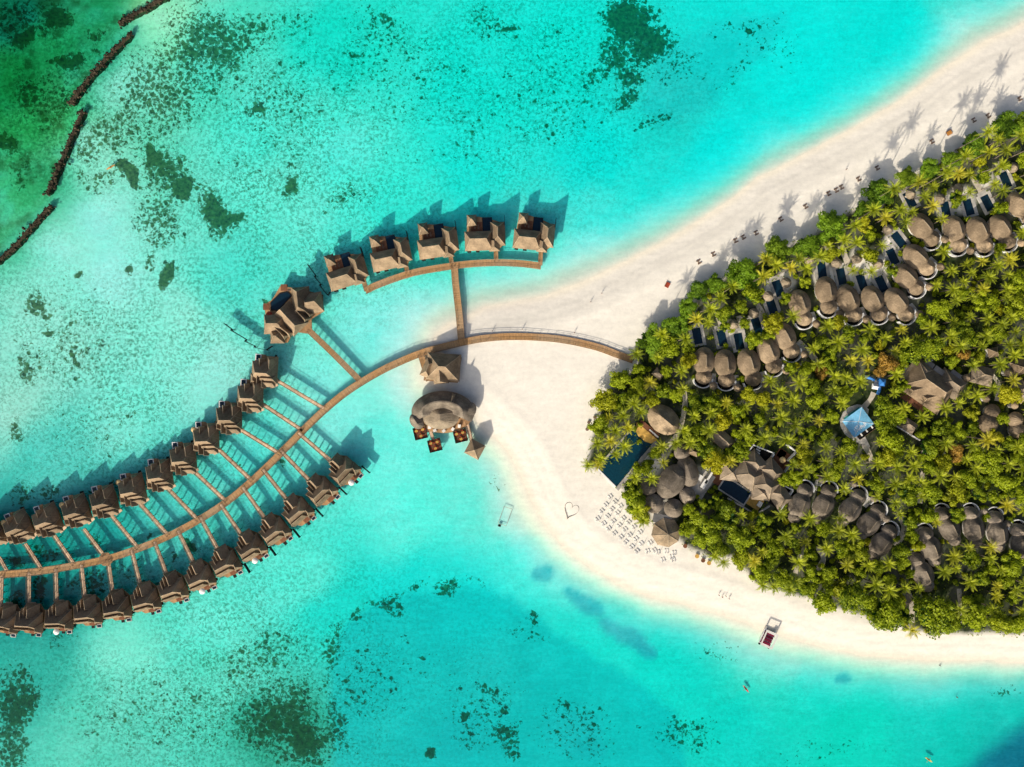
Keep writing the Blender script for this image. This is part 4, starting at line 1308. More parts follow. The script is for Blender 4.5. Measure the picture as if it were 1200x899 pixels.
for i, ((bx, by), (sx, sy)) in enumerate(SV):
    B, S = at(bx, by, 5.5), at(sx, sy, 4.5)
    d = (B - S).xy
    rz = math.atan2(d.y, d.x) - math.pi / 2
    spot(proto, used, (B.x, B.y, LAND), rz, 'thatched villa with three joined roofs, %s from the left in the southern row' % ORD[i], 'thatched villas of the southern row', 0.94)
    keep(bx, by, 13)
    keep(sx, sy, 10)
    u = (Vector((sx - bx, sy - by))).normalized()
    keep(sx + u.x * 8, sy + u.y * 8, 6)
    keep(bx - u.x * 14, by - u.y * 14, 6)

# plunge pools of the northern row, and their shelters
NP = [(817, 394, -12, 'first'), (846, 396, -14, 'second'), (866, 400, -12, 'third'), (887, 382, -20, 'fourth'), (905, 361, -20, 'fifth'), (912, 338, -22, 'sixth'), (963, 316, -8, 'seventh'), (986, 324, -14, 'eighth'), (1010, 331, -20, 'ninth'),
      (1033, 333, -28, 'tenth'), (1046, 301, -28, 'eleventh'), (1053, 281, -42, 'twelfth'), (1066, 234, -30, 'thirteenth'), (1108, 246, -12, 'fourteenth'), (1135, 243, -18, 'fifteenth'), (1157, 238, -30, 'sixteenth'), (1178, 211, -25, 'seventeenth')]


def plunge_pool():
    t = thing('plunge_pool', 'x', 'pool')
    m = MB()
    for s in (-1, 1):
        m.box(s * 2.75, 0, 0, 0.16, 1.5, 9.6)
        m.box(0, s * 4.3, 0, 0.16, 4.0, 1.0)
    m.build('coping', 'paving', t)
    MB().box(0, 0, 0, 0.07, 3.98, 7.58).build('pool_water', 'pool_dark', t)
    MB().box(0, 5.4, 0, 0.1, 5.0, 1.2).build('step', 'paving', t)
    return t


def cabana():
    t = thing('pool_shelter', 'x', 'shelter')
    m = MB()
    for x in (-1.5, 1.5):
        for y in (-1.5, 1.5):
            m.tube([(x, y, 0), (x, y, 2.5)], 0.09, 6)
    m.build('post_frame', 'rail', t)
    MB().hull(0, 0, 5.0, 4.6, 2.4, 2.0, 0, 0.3, 16, 1.1).build('roof', 'thatch_ridge', t)
    MB().box(0, 0, 0.1, 0.5, 2.6, 2.2).build('daybed', 'canvas', t)
    return t


proto, used = plunge_pool(), []
for i, (x, y, deg, o) in enumerate(NP):
    p = at(x, y, LAND)
    spot(proto, used, (p.x, p.y, LAND + 0.004), R(abs(deg) * 0.9), 'dark plunge pool in pale paving by the %s villa from left, northern row' % o, 'plunge pools of the northern row')
    keep(x, y, 10)
CAB = [(981, 308), (1005, 303), (1030, 309), (1041, 269), (1068, 227), (1103, 233), (1124, 221), (922, 331), (901, 347), (884, 367), (860, 380), (949, 304), (1139, 181), (1188, 196)]
CABN = ['seventh', 'eighth', 'tenth', 'twelfth', 'thirteenth', 'fourteenth', 'fifteenth', 'sixth', 'fifth', 'fourth', 'third', 'seventh', 'sixteenth', 'seventeenth']
proto, used = cabana(), []
for i, (x, y) in enumerate(CAB):
    p = at(x, y, 4)
    lab = 'little straw-roofed shelter beside the plunge pool of the %s villa in the northern row' % CABN[i]
    if i == 11:
        lab = 'little straw-roofed shelter among palms between the sixth and seventh northern row pools'
    if i == 12:
        lab = 'little straw-roofed shelter under the beach edge trees north of the fifteenth villa'
    spot(proto, used, (p.x, p.y, LAND), 0.3 * i, lab, 'straw shelters by the northern pools')
    keep(x, y, 6.5)

# courts and sandy paths
for k, (pts, w) in enumerate((([(985, 288), (990, 300), (998, 318)], 3.0), ([(968, 285), (975, 298), (984, 312)], 3.0), ([(1168, 190), (1178, 208), (1192, 232)], 2.6), ([(1140, 205), (1150, 225), (1163, 245)], 3.0),
                          ([(880, 345), (892, 365), (900, 385)], 2.5), ([(935, 400), (950, 415), (962, 430)], 2.6), ([(840, 365), (846, 385), (850, 400)], 2.5), ([(866, 370), (872, 400)], 2.5),
                          ([(940, 290), (950, 305), (958, 325)], 2.5), ([(1010, 480), (1020, 468), (1024, 460)], 2.4), ([(1012, 520), (1018, 530), (1022, 540)], 2.6), ([(800, 455), (803, 470), (800, 490), (792, 512), (780, 525)], 2.4),
                          ([(958, 640), (965, 655), (955, 672)], 2.6), ([(938, 650), (932, 672)], 2.0), ([(1062, 690), (1068, 705), (1069, 735)], 2.4), ([(1052, 600), (1060, 620), (1050, 640)], 3.0), ([(1124, 690), (1126, 737)], 2.0),
                          ([(1156, 432), (1170, 450), (1168, 470)], 2.0), ([(1082, 520), (1082, 545), (1080, 565), (1078, 590)], 2.2))):
    sheet('path', pts, 'sand_path', 0.004 + 0.0006 * k, w)
for a in ((990, 305, 7), (1060, 233, 7), (1148, 222, 6), (1155, 240, 5), (1100, 705, 6), (1083, 705, 5), (948, 418, 5), (1063, 495, 8), (1014, 465, 5), (960, 655, 5), (1122, 700, 5), (803, 470, 6), (1155, 700, 6), (1178, 710, 5), (1113, 690, 7), (1067, 703, 7), (803, 655, 4)):
    keep(*a)


def court(pts, mat='paving', lift=0.02):
    return sheet('path', pts, mat, lift)


# main pool, deck and spa roof at the west tip
p = at(733, 536, LAND)
t = thing('main_pool', 'large dark teal swimming pool with a white rim beside the beach', 'pool', (p.x, p.y, LAND))
C = [(701, 549), (722.5, 570.5), (766, 518), (744, 500)]
L = [at(x, y, LAND) - p for x, y in C]
cen = sum((Vector((q.x, q.y)) for q in L), Vector((0, 0))) / 4
MB().prism([(q.x, q.y) for q in L], 0.0, 0.12).build('pool_water', 'pool_teal', t)
for k, (w, mat) in enumerate(((0.7, 'white'), (1.8, 'paving'), (0.8, 'paving'), (0.9, 'paving'))):
    a, b = L[k], L[(k + 1) % 4]
    d = Vector((b.x - a.x, b.y - a.y))
    n = Vector((d.y, -d.x)).normalized()
    mid = Vector(((a.x + b.x) / 2, (a.y + b.y) / 2))
    if (mid + n - cen).length < (mid - n - cen).length:
        n = -n
    q = mid + n * (w / 2 + 0.003)
    MB().box(q.x, q.y, 0.0, 0.30 + 0.004 * k, d.length + (w if k % 2 else 0), w, math.atan2(d.y, d.x)).build('pool_rim', mat, t)
for a in ((712, 556, 9), (722, 558, 10), (735, 545, 11), (748, 530, 11), (758, 515, 8)):
    keep(*a)
p = at(756, 509, 2)
t = thing('pool_bar_deck', 'golden curved timber deck at the upper corner of the large teal pool', 'deck', (p.x, p.y, LAND), R(-39))
MB().prism([(-6.4, 2.0), (-5.0, -1.0), (-2.0, -2.6), (2.0, -2.6), (5.0, -1.6), (6.2, 1.8)], 0, 0.34).build('deck', 'deck_gold', t)
MB().box(0, 3.2, 0, 0.4, 11.0, 2.2).build('upper_deck', 'deck_red', t)
keep(757, 509, 11)
p = at(778, 492, 5)
t = thing('oval_pavilion', 'half-oval thatched pavilion overlooking the large teal pool', 'pavilion', (p.x, p.y, LAND), R(50))
MB().ell(0, 0, 4.6, 6.6, 0, 3.2, 0, 28).build('wall', 'wall_wood', t)
MB().hull(0, 0, 12.4, 16.5, 3.2, 5.4, 0, 1.2, 34, 1.1).build('roof', 'thatch', t, True)
keep(778, 490, 19)
lg_white = lounger('pool_lounger', 'x', 'canvas', 'white')
lw = []
for k in range(3):
    q = at(763 + 3.4 * k, 505 + 3.0 * k, 2)
    spot(lg_white, lw, (q.x, q.y, LAND + 0.41), R(50), 'white lounger on the timber deck between the teal pool and the oval pavilion', 'white loungers by the teal pool')

# beach restaurant: clustered domes
p = at(786, 566, 6)
t = thing('dome_restaurant', 'cluster of grey thatched domes around one big egg-shaped roof near the beach', 'restaurant', (p.x, p.y, LAND))


def dome(name, px, py, dx, dy, z, h, rz=0.0, ridge=0.2, pw=1.3, zz=6.0, mat='thatch_dark'):
    q = at(px, py, zz) - p
    MB().ell(q.x, q.y, dx * 0.38, dy * 0.38, 0, z, rz, 24).build('wall', 'wall_wood', t)
    MB().hull(q.x, q.y, dx, dy, z, h, rz, ridge, 56, 1 + (pw - 1) * 0.16).build(name, mat, t, True)


dome('shell_roof', 807, 553, 9.5, 15.0, 3.4, 2.6, R(18), 0.5, 2.6)
dome('main_roof', 787.5, 564.5, 12.2, 17.4, 3.9, 4.8, R(-36), 0.7, 3.0)
for (x, y, dd, h) in ((799.5, 530.5, 7.4, 3.4), (760.5, 570.5, 7.8, 3.5), (766.5, 590.5, 8.8, 3.9), (789.5, 596, 8.8, 3.9), (806, 581, 7.6, 3.5)):
    dome('dome_roof', x, y, dd, dd * 1.02, 2.9, h, 0, 0.1, 2.4, 4.5)
q = at(776, 608, 4) - p
MB().box(q.x, q.y, 2.6, 3.1, 8.4, 4.0, R(-8)).build('link_roof', 'grey_flat', t)
q = at(820, 566, LAND) - p
MB().box(q.x, q.y, 0, 0.25, 9.5, 12.5, R(-32)).build('terrace', 'paving', t)
for k, (x, y, a, b) in enumerate(((819, 559, 3.0, 2.6), (825, 567, 2.2, 4.4), (830, 560, 1.0, 6.0))):
    q = at(x, y, 2.5) - p
    MB().box(q.x, q.y, 0.26, 2.2, a, b, R(-32)).build('white_awning', 'canvas', t)
for a in ((786, 566, 22), (803, 552, 18), (799, 531, 10), (761, 570, 9), (767, 591, 12), (789, 595, 12), (804, 581, 10), (821, 565, 14), (776, 608, 10)):
    keep(*a)
p = at(781, 624.5, 5)
t = thing('beach_bar', 'eight-sided thatched beach bar beside the rows of white loungers', 'beach bar', (p.x, p.y, LAND), R(10))
MB().ell(0, 0, 6.9, 6.9, 2.9, 3.2, 0, 8).build('eave', 'thatch', t)
m = MB()
n = 8
v = [(6.9 * math.cos(2 * math.pi * k / n), 6.9 * math.sin(2 * math.pi * k / n), 3.203) for k in range(n)] + [(0, 0, 7.4)]
m.add(v, [(k, (k + 1) % n, n) for k in range(n)] + [tuple(range(n))[::-1]])
r = m.build('roof', 'thatch', t)
m = MB()
for k in range(n):
    m.tube([v[k], v[n]], 0.13, 5)
m.build('ridge_cap', 'thatch_ridge', r)
m = MB()
for k in range(n):
    m.tube([(5.6 * math.cos(2 * math.pi * k / n), 5.6 * math.sin(2 * math.pi * k / n), 0), (5.6 * math.cos(2 * math.pi * k / n), 5.6 * math.sin(2 * math.pi * k / n), 3.0)], 0.12, 6)
m.build('post_frame', 'rail', t)
MB().ell(0, 0, 2.2, 2.2, 0, 1.1, 0, 16).build('counter', 'wall_wood', t)
keep(781, 625, 19)

# the big walled villa with its own pool
p = at(889, 562, 5)
t = thing('walled_residence', 'large walled residence with stepped hip roofs and a long dark pool', 'villa', (p.x, p.y, LAND))


def loc(px, py, z=5.0):
    q = at(px, py, z) - p
    return q.x, q.y


def rp(name, px, py, lx, ly, z0, z1, rd, deg, mat='shingle_grey', zz=5.0):
    x, y = loc(px, py, zz)
    roof_part(t, name, (x, y, lx, ly, z0, z1, rd, R(deg)), mat)


def wall_line(px0, py0, px1, py1, mat='white', w=0.45, h=2.3):
    a, b = Vector(loc(px0, py0, 2)), Vector(loc(px1, py1, 2))
    d = b - a
    MB().box((a.x + b.x) / 2, (a.y + b.y) / 2, 0, h, d.length, w, math.atan2(d.y, d.x)).build('garden_wall', mat, t)


for (px, py, w, d, deg) in ((872, 556, 9, 8, -33), (877, 556, 10, 9, -33), (897, 568, 10, 9, -33), (914, 580, 8, 8, -33), (856, 553, 7, 7, -33)):
    x, y = loc(px, py, 2)
    MB().box(x, y, 0, 3.2, w * 0.72, d * 0.72, R(deg)).build('wall', 'wall_white', t)
rp('roof', 877, 556, 13, 11, 3.2, 7.2, 3.0, -36)
rp('roof', 897, 568, 12, 10.5, 3.2, 7.0, 3.0, -36)
rp('roof', 856, 553, 8.5, 8.5, 3.1, 6.2, 0.4, -8)
rp('roof', 892, 577, 8.5, 7.5, 3.1, 6.0, 0.4, -6)
rp('roof', 914, 581, 10, 8.5, 3.1, 6.2, 3.0, -56)
rp('roof', 884, 543, 10, 9, 3.1, 6.6, 2.5, -50, 'shingle_grey')
rp('roof', 904, 552, 10, 9, 3.1, 6.6, 2.5, -50, 'shingle_grey')
rp('roof', 846, 514, 12, 7, 3.0, 5.6, 7.0, -42, 'shingle_grey')
x, y = loc(861, 575, LAND)
q = MB().box(x, y, 0, 0.3, 15.0, 7.6, R(-33)).build('pool', 'paving', t)
MB().box(x, y, 0.303, 0.32, 13.6, 6.2, R(-33)).build('pool_water', 'pool_dark', q)
for (px, py, w, d, mat) in ((840, 561, 6.0, 5.0, 'deck_red'), (884, 588, 7.4, 5.6, 'deck_gold'), (890, 534, 10.0, 8.0, 'dark_wood'), (916, 540, 8.0, 9.0, 'deck_red'), (916, 532, 3.5, 4, 'deck_red'), (917, 585, 9, 10, 'dark_wood')):  # the upper dark terrace has tree shade painted into its deck colour
    x, y = loc(px, py, LAND)
    MB().box(x, y, 0, 0.1 + 0.01 * len(mat), w, d, R(-33)).build('terrace', mat, t)
for a in ((881, 522, 872.5, 535), (881, 521, 906, 531), (906, 532, 897.5, 545.5), (924, 545.5, 912.5, 563), (928, 574.5, 911.5, 601), (921.5, 521, 932, 529), (862, 513, 857.5, 521), (912, 566, 928, 574), (932, 530, 922, 540)):
    wall_line(*a)
wall_line(853, 584, 886, 603, 'paving', 0.8, 1.0)
wall_line(886, 603, 902, 593, 'paving', 0.8, 1.0)
x, y = loc(889, 529, 2)
for k in range(4):
    MB().box(x + 0.2 * k - 0.5, y + 1.3 * k - 2, 0.2, 0.6, 2.2, 0.8, R(-33)).build('white_daybed', 'canvas', t)
x, y = loc(890.5, 591, 2)
MB().box(x, y, 0.3, 0.8, 2.0, 2.6, R(-33)).build('white_daybed', 'canvas', t)
for a in ((877, 555, 17), (897, 568, 16), (856, 560, 13), (851, 571, 10), (866, 580, 11), (880, 588, 12), (892, 580, 10), (914, 580, 13), (890, 537, 15), (912, 545, 14), (918, 533, 11), (846, 514, 11), (838, 561, 9), (902, 596, 8)):
    keep(*a)
pr = pole_parasol('court_parasol', 'round straw parasol in the upper court of the walled residence', 'parasol', 'tan_canvas', 1.5)
q = at(917, 539, 3)
pr.location = (q.x, q.y, LAND + 0.2)

# the big hip-roofed building among the trees, and its neighbours
p = at(1090, 450, 6)
t = thing('reception_building', 'broad hip-roofed building with two sunlit dormers deep among the trees', 'building', (p.x, p.y, LAND))
x, y = loc(1090, 451, 3)
MB().box(x, y, 0, 3.8, 16, 12, R(-35)).build('wall', 'wall_wood', t)
rp('main_roof', 1088, 452, 23, 17, 3.8, 9.4, 11, -35, 'shingle', 6)
rp('wing_roof', 1076, 439, 12, 11, 3.7, 7.8, 4.0, 55, 'shingle_grey')
rp('wing_roof', 1113, 450, 13, 10, 3.7, 7.6, 4.5, -35, 'shingle_grey')
rp('dormer_roof', 1071, 456, 6.4, 4.4, 4.6, 7.4, 5.6, 15, 'shingle')
rp('dormer_roof', 1087, 465, 6.8, 4.6, 4.6, 7.6, 6.0, 15, 'shingle')
for (px, py, w, d, z) in ((1086, 428, 4.4, 3.6, 4.6), (1098, 437, 6.5, 4.0, 4.9), (1116, 441, 5.2, 4.4, 4.5)):
    x, y = loc(px, py, 4)
    b = MB().box(x, y, 0, z, w, d, R(-35)).build('flat_roof', 'grey_flat', t)
for (a, b) in (((1077, 416), (1090, 423)), ((1063, 428), (1053, 452)), ((1112, 433), (1124, 445))):
    wall_line(a[0], a[1], b[0], b[1], 'white', 0.35, 3.0)
x, y = loc(1070, 470, LAND)
MB().box(x, y, 0, 0.3, 13, 4.2, R(-35)).build('terrace', 'deck_red', t)
for a in ((1090, 452, 22), (1074, 440, 14), (1110, 450, 17), (1075, 463, 11), (1088, 430, 9), (1118, 442, 8), (1070, 472, 6)):
    keep(*a)


def small_house(label, px, py, lx, ly, h, rd, deg, mat='shingle_grey', r=None, zz=5):
    q = at(px, py, zz)
    s = thing('small_house', label, 'house', (q.x, q.y, LAND), R(deg))
    MB().box(0, 0, 0, 3.0, lx * 0.78, ly * 0.78).build('wall', 'wall_white', s)
    roof_part(s, 'roof', (0, 0, lx, ly, 3.0, 3.0 + h, rd), mat)
    keep(px, py, r or (lx + ly) * 0.6)
    return s


def round_hut(label, px, py, d, h, r=None, L=None, deg=0, z0=2.8, name='round_hut', cat='hut'):
    q = at(px, py, 4)
    s = thing(name, label, cat, (q.x, q.y, LAND), R(deg))
    MB().ell(0, 0, d * 0.38, (L or d) * 0.38, 0, z0, 0, 20).build('wall', 'wall_white', s)
    MB().hull(0, 0, d, L or d, z0, h, 0, 0.25, 26, 1.25).build('roof', 'thatch', s, True)
    keep(px, py, r or d * 1.35)
    return s


small_house('grey hip-roofed house east of the dormered building', 1152, 440, 10.5, 8.5, 3.6, 3.5, -14)
small_house('tan hip-roofed house at the right edge above the round huts', 1197, 430, 8, 7, 3.0, 2.0, 20, 'shingle')
small_house('grey hip-roofed house at the right edge beside a grey terrace', 1198, 458, 9, 8, 3.4, 2.0, -50)
small_house('narrow grey roof in the trees south-east of the blue-canopied pool', 1066, 499, 7, 5.5, 2.4, 3.0, -35)
small_house('small tan roof half hidden by the trees north of the grey hip-roofed house', 1165, 413, 4.6, 4.4, 2.2, 0.6, 10, 'shingle', 6)
small_house('little peaked roof hidden under trees near the southern beach path', 1064, 704, 5, 4.4, 2.4, 2.0, 40, 'shingle_grey', 6)
small_house('small grey roof beside the top dome of the dome restaurant', 813, 529, 5.0, 4.0, 2.4, 1.5, -20, 'shingle', 6)
small_house('grey roof under palms near the start of the jetty path', 772, 438, 5.0, 4.0, 2.2, 1.5, -40, 'shingle_grey', 5)
round_hut('tall double thatched hut south of the grey hip-roofed house, upper of the pair', 1163, 483, 7.5, 3.4)
round_hut('broad thatched hut touching the upper double hut, lower of the pair', 1158, 496, 9.5, 3.6, 13, 9.5)
round_hut('small round thatched hut west of the grey hip-roofed house', 1133, 443, 3.8, 2.0, 5)
round_hut('small round thatched hut just left of the tan hip-roofed edge house', 1182, 437, 4.0, 2.0, 5)
round_hut('domed thatched hut at the right edge, upper of two grey domes', 1190, 492, 7.5, 3.2)
round_hut('domed thatched hut at the right edge, lower of two grey domes', 1192, 504, 7.5, 3.2)
round_hut('tiny thatched hut above the two grey domes at the right edge', 1189, 475, 3.6, 1.9, 5)
round_hut('small thatched hut between the dormered building and the small double hut', 1156, 467, 3.6, 1.8, 5)

# kidney terrace, blue shade sail and pool
court([(985, 500), (984, 492), (988, 483), (995, 477), (1004, 474), (1013, 475), (1018, 480), (1017, 488), (1012, 494), (1014, 512), (1020, 524), (1010, 521), (999, 516), (990, 509)])
p = at(1004, 495, 3)
t = thing('childrens_pool', 'aqua pool corner in a curved pale terrace beneath the blue shade sail', 'pool', (p.x, p.y, LAND), R(36))
MB().box(1.2, 0.8, 0, 0.16, 9.8, 8.6).build('coping', 'paving', t)
MB().box(1.2, 0.8, 0.163, 0.19, 9.0, 7.8).build('pool_water', 'pool_green', t)
t = thing('shade_sail', 'bright blue peaked shade sail with white streaks over the small pool', 'shade sail', (p.x, p.y, LAND), R(36))
hx, hy = 5.6, 4.8
v = [(-hx, -hy, 3.0), (hx, -hy, 3.0), (hx, hy, 3.0), (-hx, hy, 3.0), (0.2, 0.4, 3.7)]
MB().add(v, [(2, 3, 4), (3, 0, 4)]).build('sail_panel', 'blue_sail', t)
MB().add([v[0], v[1], v[2], v[4]], [(0, 1, 3), (1, 2, 3)]).build('sail_panel', 'blue_sail', t)
m = MB()
for k in range(4):
    m.tube([(v[k][0], v[k][1], 0), (v[k][0], v[k][1], 3.3)], 0.08, 6)
m.build('post_frame', 'white', t)
m = MB()
rnd = random.Random(5)
for k in range(9):
    x0 = -3.8 + k * 0.75
    a = (x0, -hy + 1.2 + 0.3 * (k % 3))
    w = rnd.uniform(0.25, 0.5)

    def zz(x, y):
        return 3.0 + 0.7 * min((x + hx) / (hx + 0.2), (y + hy) / (hy + 0.4), (hx - x) / (hx - 0.2), (hy - y) / (hy - 0.4)) + 0.03
    l = rnd.uniform(0.9, 2.6)
    q = [(a[0], a[1]), (a[0] + w, a[1] + 0.1), (a[0] + w + 0.3, a[1] + l), (a[0] + 0.2, a[1] + l)]
    m.add([(x, y, zz(x, y)) for x, y in q], [(0, 1, 2, 3)])
for k in range(4):
    a, b = Vector(v[k]), Vector(v[4])
    m.tube([a + Vector((0, 0, 0.04)), b + Vector((0, 0, 0.04))], 0.09, 4)
m.build('white_streaks', 'white', t)
p2 = at(1015, 504, LAND)
t = thing('sun_terrace', 'dark timber terrace edging the blue-canopied pool', 'deck', (p2.x, p2.y, LAND), R(36))
MB().box(0, 0, 0, 0.3, 10.5, 3.6).build('deck', 'dark_wood', t)
m = MB()
m.box(0, -1.75, 0.3, 1.0, 10.4, 0.08)
m.build('railing', 'rail', t)
for k in range(3):
    L = from_local(p2, R(36), -3.2 + 3.0 * k, 0.0, LAND + 0.305)
    spot(lg_white, lw, L, R(36), 'white lounger on the dark timber terrace beside the blue-canopied pool', 'white loungers by the blue-canopied pool')
for a in ((1000, 494, 21), (1010, 505, 17), (1005, 480, 18), (992, 500, 15), (1018, 500, 12), (1014, 517, 11), (1022, 530, 6), (1018, 466, 8)):
    keep(*a)
p = at(1027, 450, 3)
t = thing('water_slide', 'small blue and white climbing frame with slides in the trees', 'slide', (p.x, p.y, LAND), R(-10))
MB().box(0, 0, 2.0, 2.2, 2.6, 2.6).build('platform', 'white', t)
MB().hip(1.6, 1.0, 3.0, 3.4, 3.6, 4.4, 0.3).build('roof', 'blue_plastic', t)
MB().hip(-1.2, -1.4, 2.8, 2.6, 3.4, 4.2, 2.2).build('roof', 'white', t)
for (pts) in ([(-1.2, 1.4, 2.3), (-2.6, 2.2, 1.6), (-4.4, 2.6, 0.7), (-5.2, 2.6, 0.4)], [(1.3, -0.6, 2.3), (2.0, -2.0, 1.6), (2.2, -3.6, 0.7), (2.2, -4.4, 0.4)], [(0.4, 1.4, 2.3), (0.9, 3.0, 1.5), (1.2, 4.4, 0.7)]):
    MB().tube(pts, 0.75, 8).build('slide', 'blue_plastic', t)
m = MB()
for x in (-1.2, 1.2):
    for y in (-1.2, 1.2):
        m.box(x, y, 0, 3.4, 0.14, 0.14)
m.build('post_frame', 'white', t)
keep(1027, 450, 13)
for a, b, lab in (((1034, 490), (1077, 516), 'long low pale garden wall running down from the blue-canopied pool'),):
    A, B = at(a[0], a[1], 2), at(b[0], b[1], 2)
    d = B - A
    c = (A + B) / 2
    t = thing('garden_wall', lab, 'wall', (c.x, c.y, LAND), math.atan2(d.y, d.x))
    MB().box(0, 0, 0, 1.6, d.length, 0.4).build('wall', 'grey_flat', t)
    MB().box(0, 0, 1.603, 1.72, d.length, 0.5).build('coping', 'white', t)
for f in range(6):
    keep(1034 + 8.5 * f, 490 + 5.2 * f, 4.5)
# small brown shelters along the tree line by the southern beach
for k, (x, y) in enumerate(((803, 640), (817, 652), (824, 657), (831, 660))):
    q = at(x, y, 2)
    s = thing('beach_table', 'small brown wooden beach table under the trees right of the beach bar, %s along' % ORD[k], 'table', (q.x, q.y, LAND), 0.5 * k, 'wooden tables by the beach bar')
    MB().ell(0, 0, 1.0, 1.0, 0.68, 0.76, 0, 14).build('table_top', 'deck_gold' if k % 2 else 'deck_red', s)
    MB().tube([(0, 0, 0), (0, 0, 0.68)], 0.12, 8).build('leg', 'rail', s)


# ------------------------------------------------------------------ beach: loungers, parasols, people, boats
def land_z(px, py):
    a = np.array([float(px)]), np.array([float(py)])
    wx = a[0] + 5 * (fbm(a[0], a[1], 30, 3) - 0.5)
    wy = a[1] + 5 * (fbm(a[0], a[1], 30, 5) - 0.5)
    sd = float(poly_sd(wx, wy, SHORE)[0] * MPP)
    if sd > 17:
        return LAND
    s = min(max(sd / 17, 0), 1)
    return LAND * s * s * (3 - 2 * s) + 0.02 * min(max(sd, 0), 5)


beach_lounger = lounger('beach_lounger', 'x', 'canvas', 'white')
bl, cp = [], []
closed = thing('closed_parasol', 'x', 'parasol')
MB().tube([(0, 0, 0), (0, 0, 2.7)], 0.04, 6).build('pole', 'rail', closed)
MB().tube([(0, 0, 1.1), (0, 0, 1.5), (0, 0, 2.6)], 0.17, 8, 0.05).build('canopy', 'canvas', closed)
side_table = thing('side_table', 'x', 'table')
MB().ell(0, 0, 0.28, 0.28, 0.42, 0.47, 0, 10).build('table_top', 'white', side_table)
MB().tube([(0, 0, 0), (0, 0, 0.42)], 0.05, 6).build('leg', 'white', side_table)
sdt = []
ROWN = ['front', 'second', 'third', 'back']
a0, du, dv = Vector((701, 608)), Vector((6.6, 5.4)), Vector((4.6, -8.6))
rnd = random.Random(3)
for r_ in range(4):
    for c_ in range(8):
        if (r_ == 3 and c_ > 3) or (r_ == 2 and c_ > 6):
            continue
        q = a0 + du * c_ + dv * r_ + Vector((rnd.uniform(-.7, .7), rnd.uniform(-.7, .7)))
        z = land_z(q.x, q.y)
        p = at(q.x, q.y, z)
        rz = R(-142) + rnd.uniform(-0.12, 0.12)
        for s in (-0.62, 0.62):
            L = from_local(p, rz, s, 0, z)
            spot(beach_lounger, bl, L, rz, 'white lounger in the %s row from the sea of the block beside the beach bar' % ROWN[r_], 'white loungers, %s row of the beach block' % ROWN[r_])
        if (r_ + c_) % 2 == 0:
            L = from_local(p, rz, 0, 1.1, z)
            spot(closed, cp, L, rz, 'closed white parasol standing between loungers in the %s row from the sea' % ROWN[r_], 'closed parasols, %s row of the beach block' % ROWN[r_])
        L = from_local(p, rz, 1.35, 0.4, z)
        spot(side_table, sdt, L, rz, 'small round white table beside loungers in the %s row from the sea' % ROWN[r_], 'white tables, %s row of the beach block' % ROWN[r_])
for k, (x, y) in enumerate(((762, 636), (759, 646), (767, 645), (771, 647), (781, 646), (777, 656), (787, 653), (790, 648), (789, 656))):
    z = land_z(x, y)
    p = at(x, y, z)
    rz = R(-165) + rnd.uniform(-0.3, 0.3)
    for s in (-0.6, 0.6):
        spot(beach_lounger, bl, from_local(p, rz, s, 0, z), rz, 'white lounger on the open sand just seaward of the eight-sided beach bar', 'white loungers below the beach bar')
    if k % 3 == 0:
        spot(closed, cp, from_local(p, rz, 0, 1.1, z), rz, 'closed white parasol on the sand just seaward of the eight-sided beach bar', 'closed parasols below the beach bar')

brown = lounger('wooden_lounger', 'x', 'brown_cushion', 'rail')
bw, bt = [], []
NB = [(819, 307), (836, 298), (862, 282), (871, 278), (886, 273), (915, 257), (944, 242), (971, 227), (980, 223), (986, 219.5), (1006, 210), (1028, 197), (1092, 166), (1141, 141), (1158, 136), (1195, 116)]
sqtab = thing('low_table', 'x', 'table')
MB().box(0, 0, 0.32, 0.38, 0.55, 0.55).build('table_top', 'rail', sqtab)
m = MB()
for x in (-0.22, 0.22):
    for y in (-0.22, 0.22):
        m.box(x, y, 0, 0.32, 0.06, 0.06)
m.build('leg_frame', 'rail', sqtab)
for k, (x, y) in enumerate(NB):
    z = land_z(x, y)
    p = at(x, y, z)
    rz = R(-62) + math.pi + rnd.uniform(-0.1, 0.1)
    for s, w in ((-0.72, 'lower'), (0.72, 'upper')):
        spot(brown, bw, from_local(p, rz, s, 0, z), rz, '%s brown lounger of the %s pair from the left, northern beach' % (w, ORD[k]), 'brown loungers on the northern beach')
    spot(sqtab, bt, from_local(p, rz, 0, 0.4, z), rz, 'low wooden table between the %s brown lounger pair from the left, northern beach' % ORD[k], 'low tables on the northern beach')
for k, (x, y, lab) in enumerate(((1112, 156, 'orange cushioned daybed on the northern beach near the tall palms'), (782, 334, 'reddish brown daybed alone on the wide sand north of the jetty'))):
    z = land_z(x, y)
    p = at(x, y, z)
    t = thing('daybed', lab, 'daybed', (p.x, p.y, z), R(30 if k == 0 else 62))
    MB().box(0, 0, 0.12, 0.34, 2.5, 2.0).build('frame', 'deck_red', t)
    MB().box(0, 0, 0.343, 0.55, 2.3, 1.8).build('mattress', 'orange' if k == 0 else 'red_cushion', t)
    MB().box(0, 0.95, 0.34, 0.95, 2.4, 0.2).build('backrest', 'deck_red', t)
    m = MB()
    for xx in (-1.1, 1.1):
        for yy in (-0.85, 0.85):
            m.box(xx, yy, 0, 0.12, 0.14, 0.14)
    m.build('leg_frame', 'rail', t)


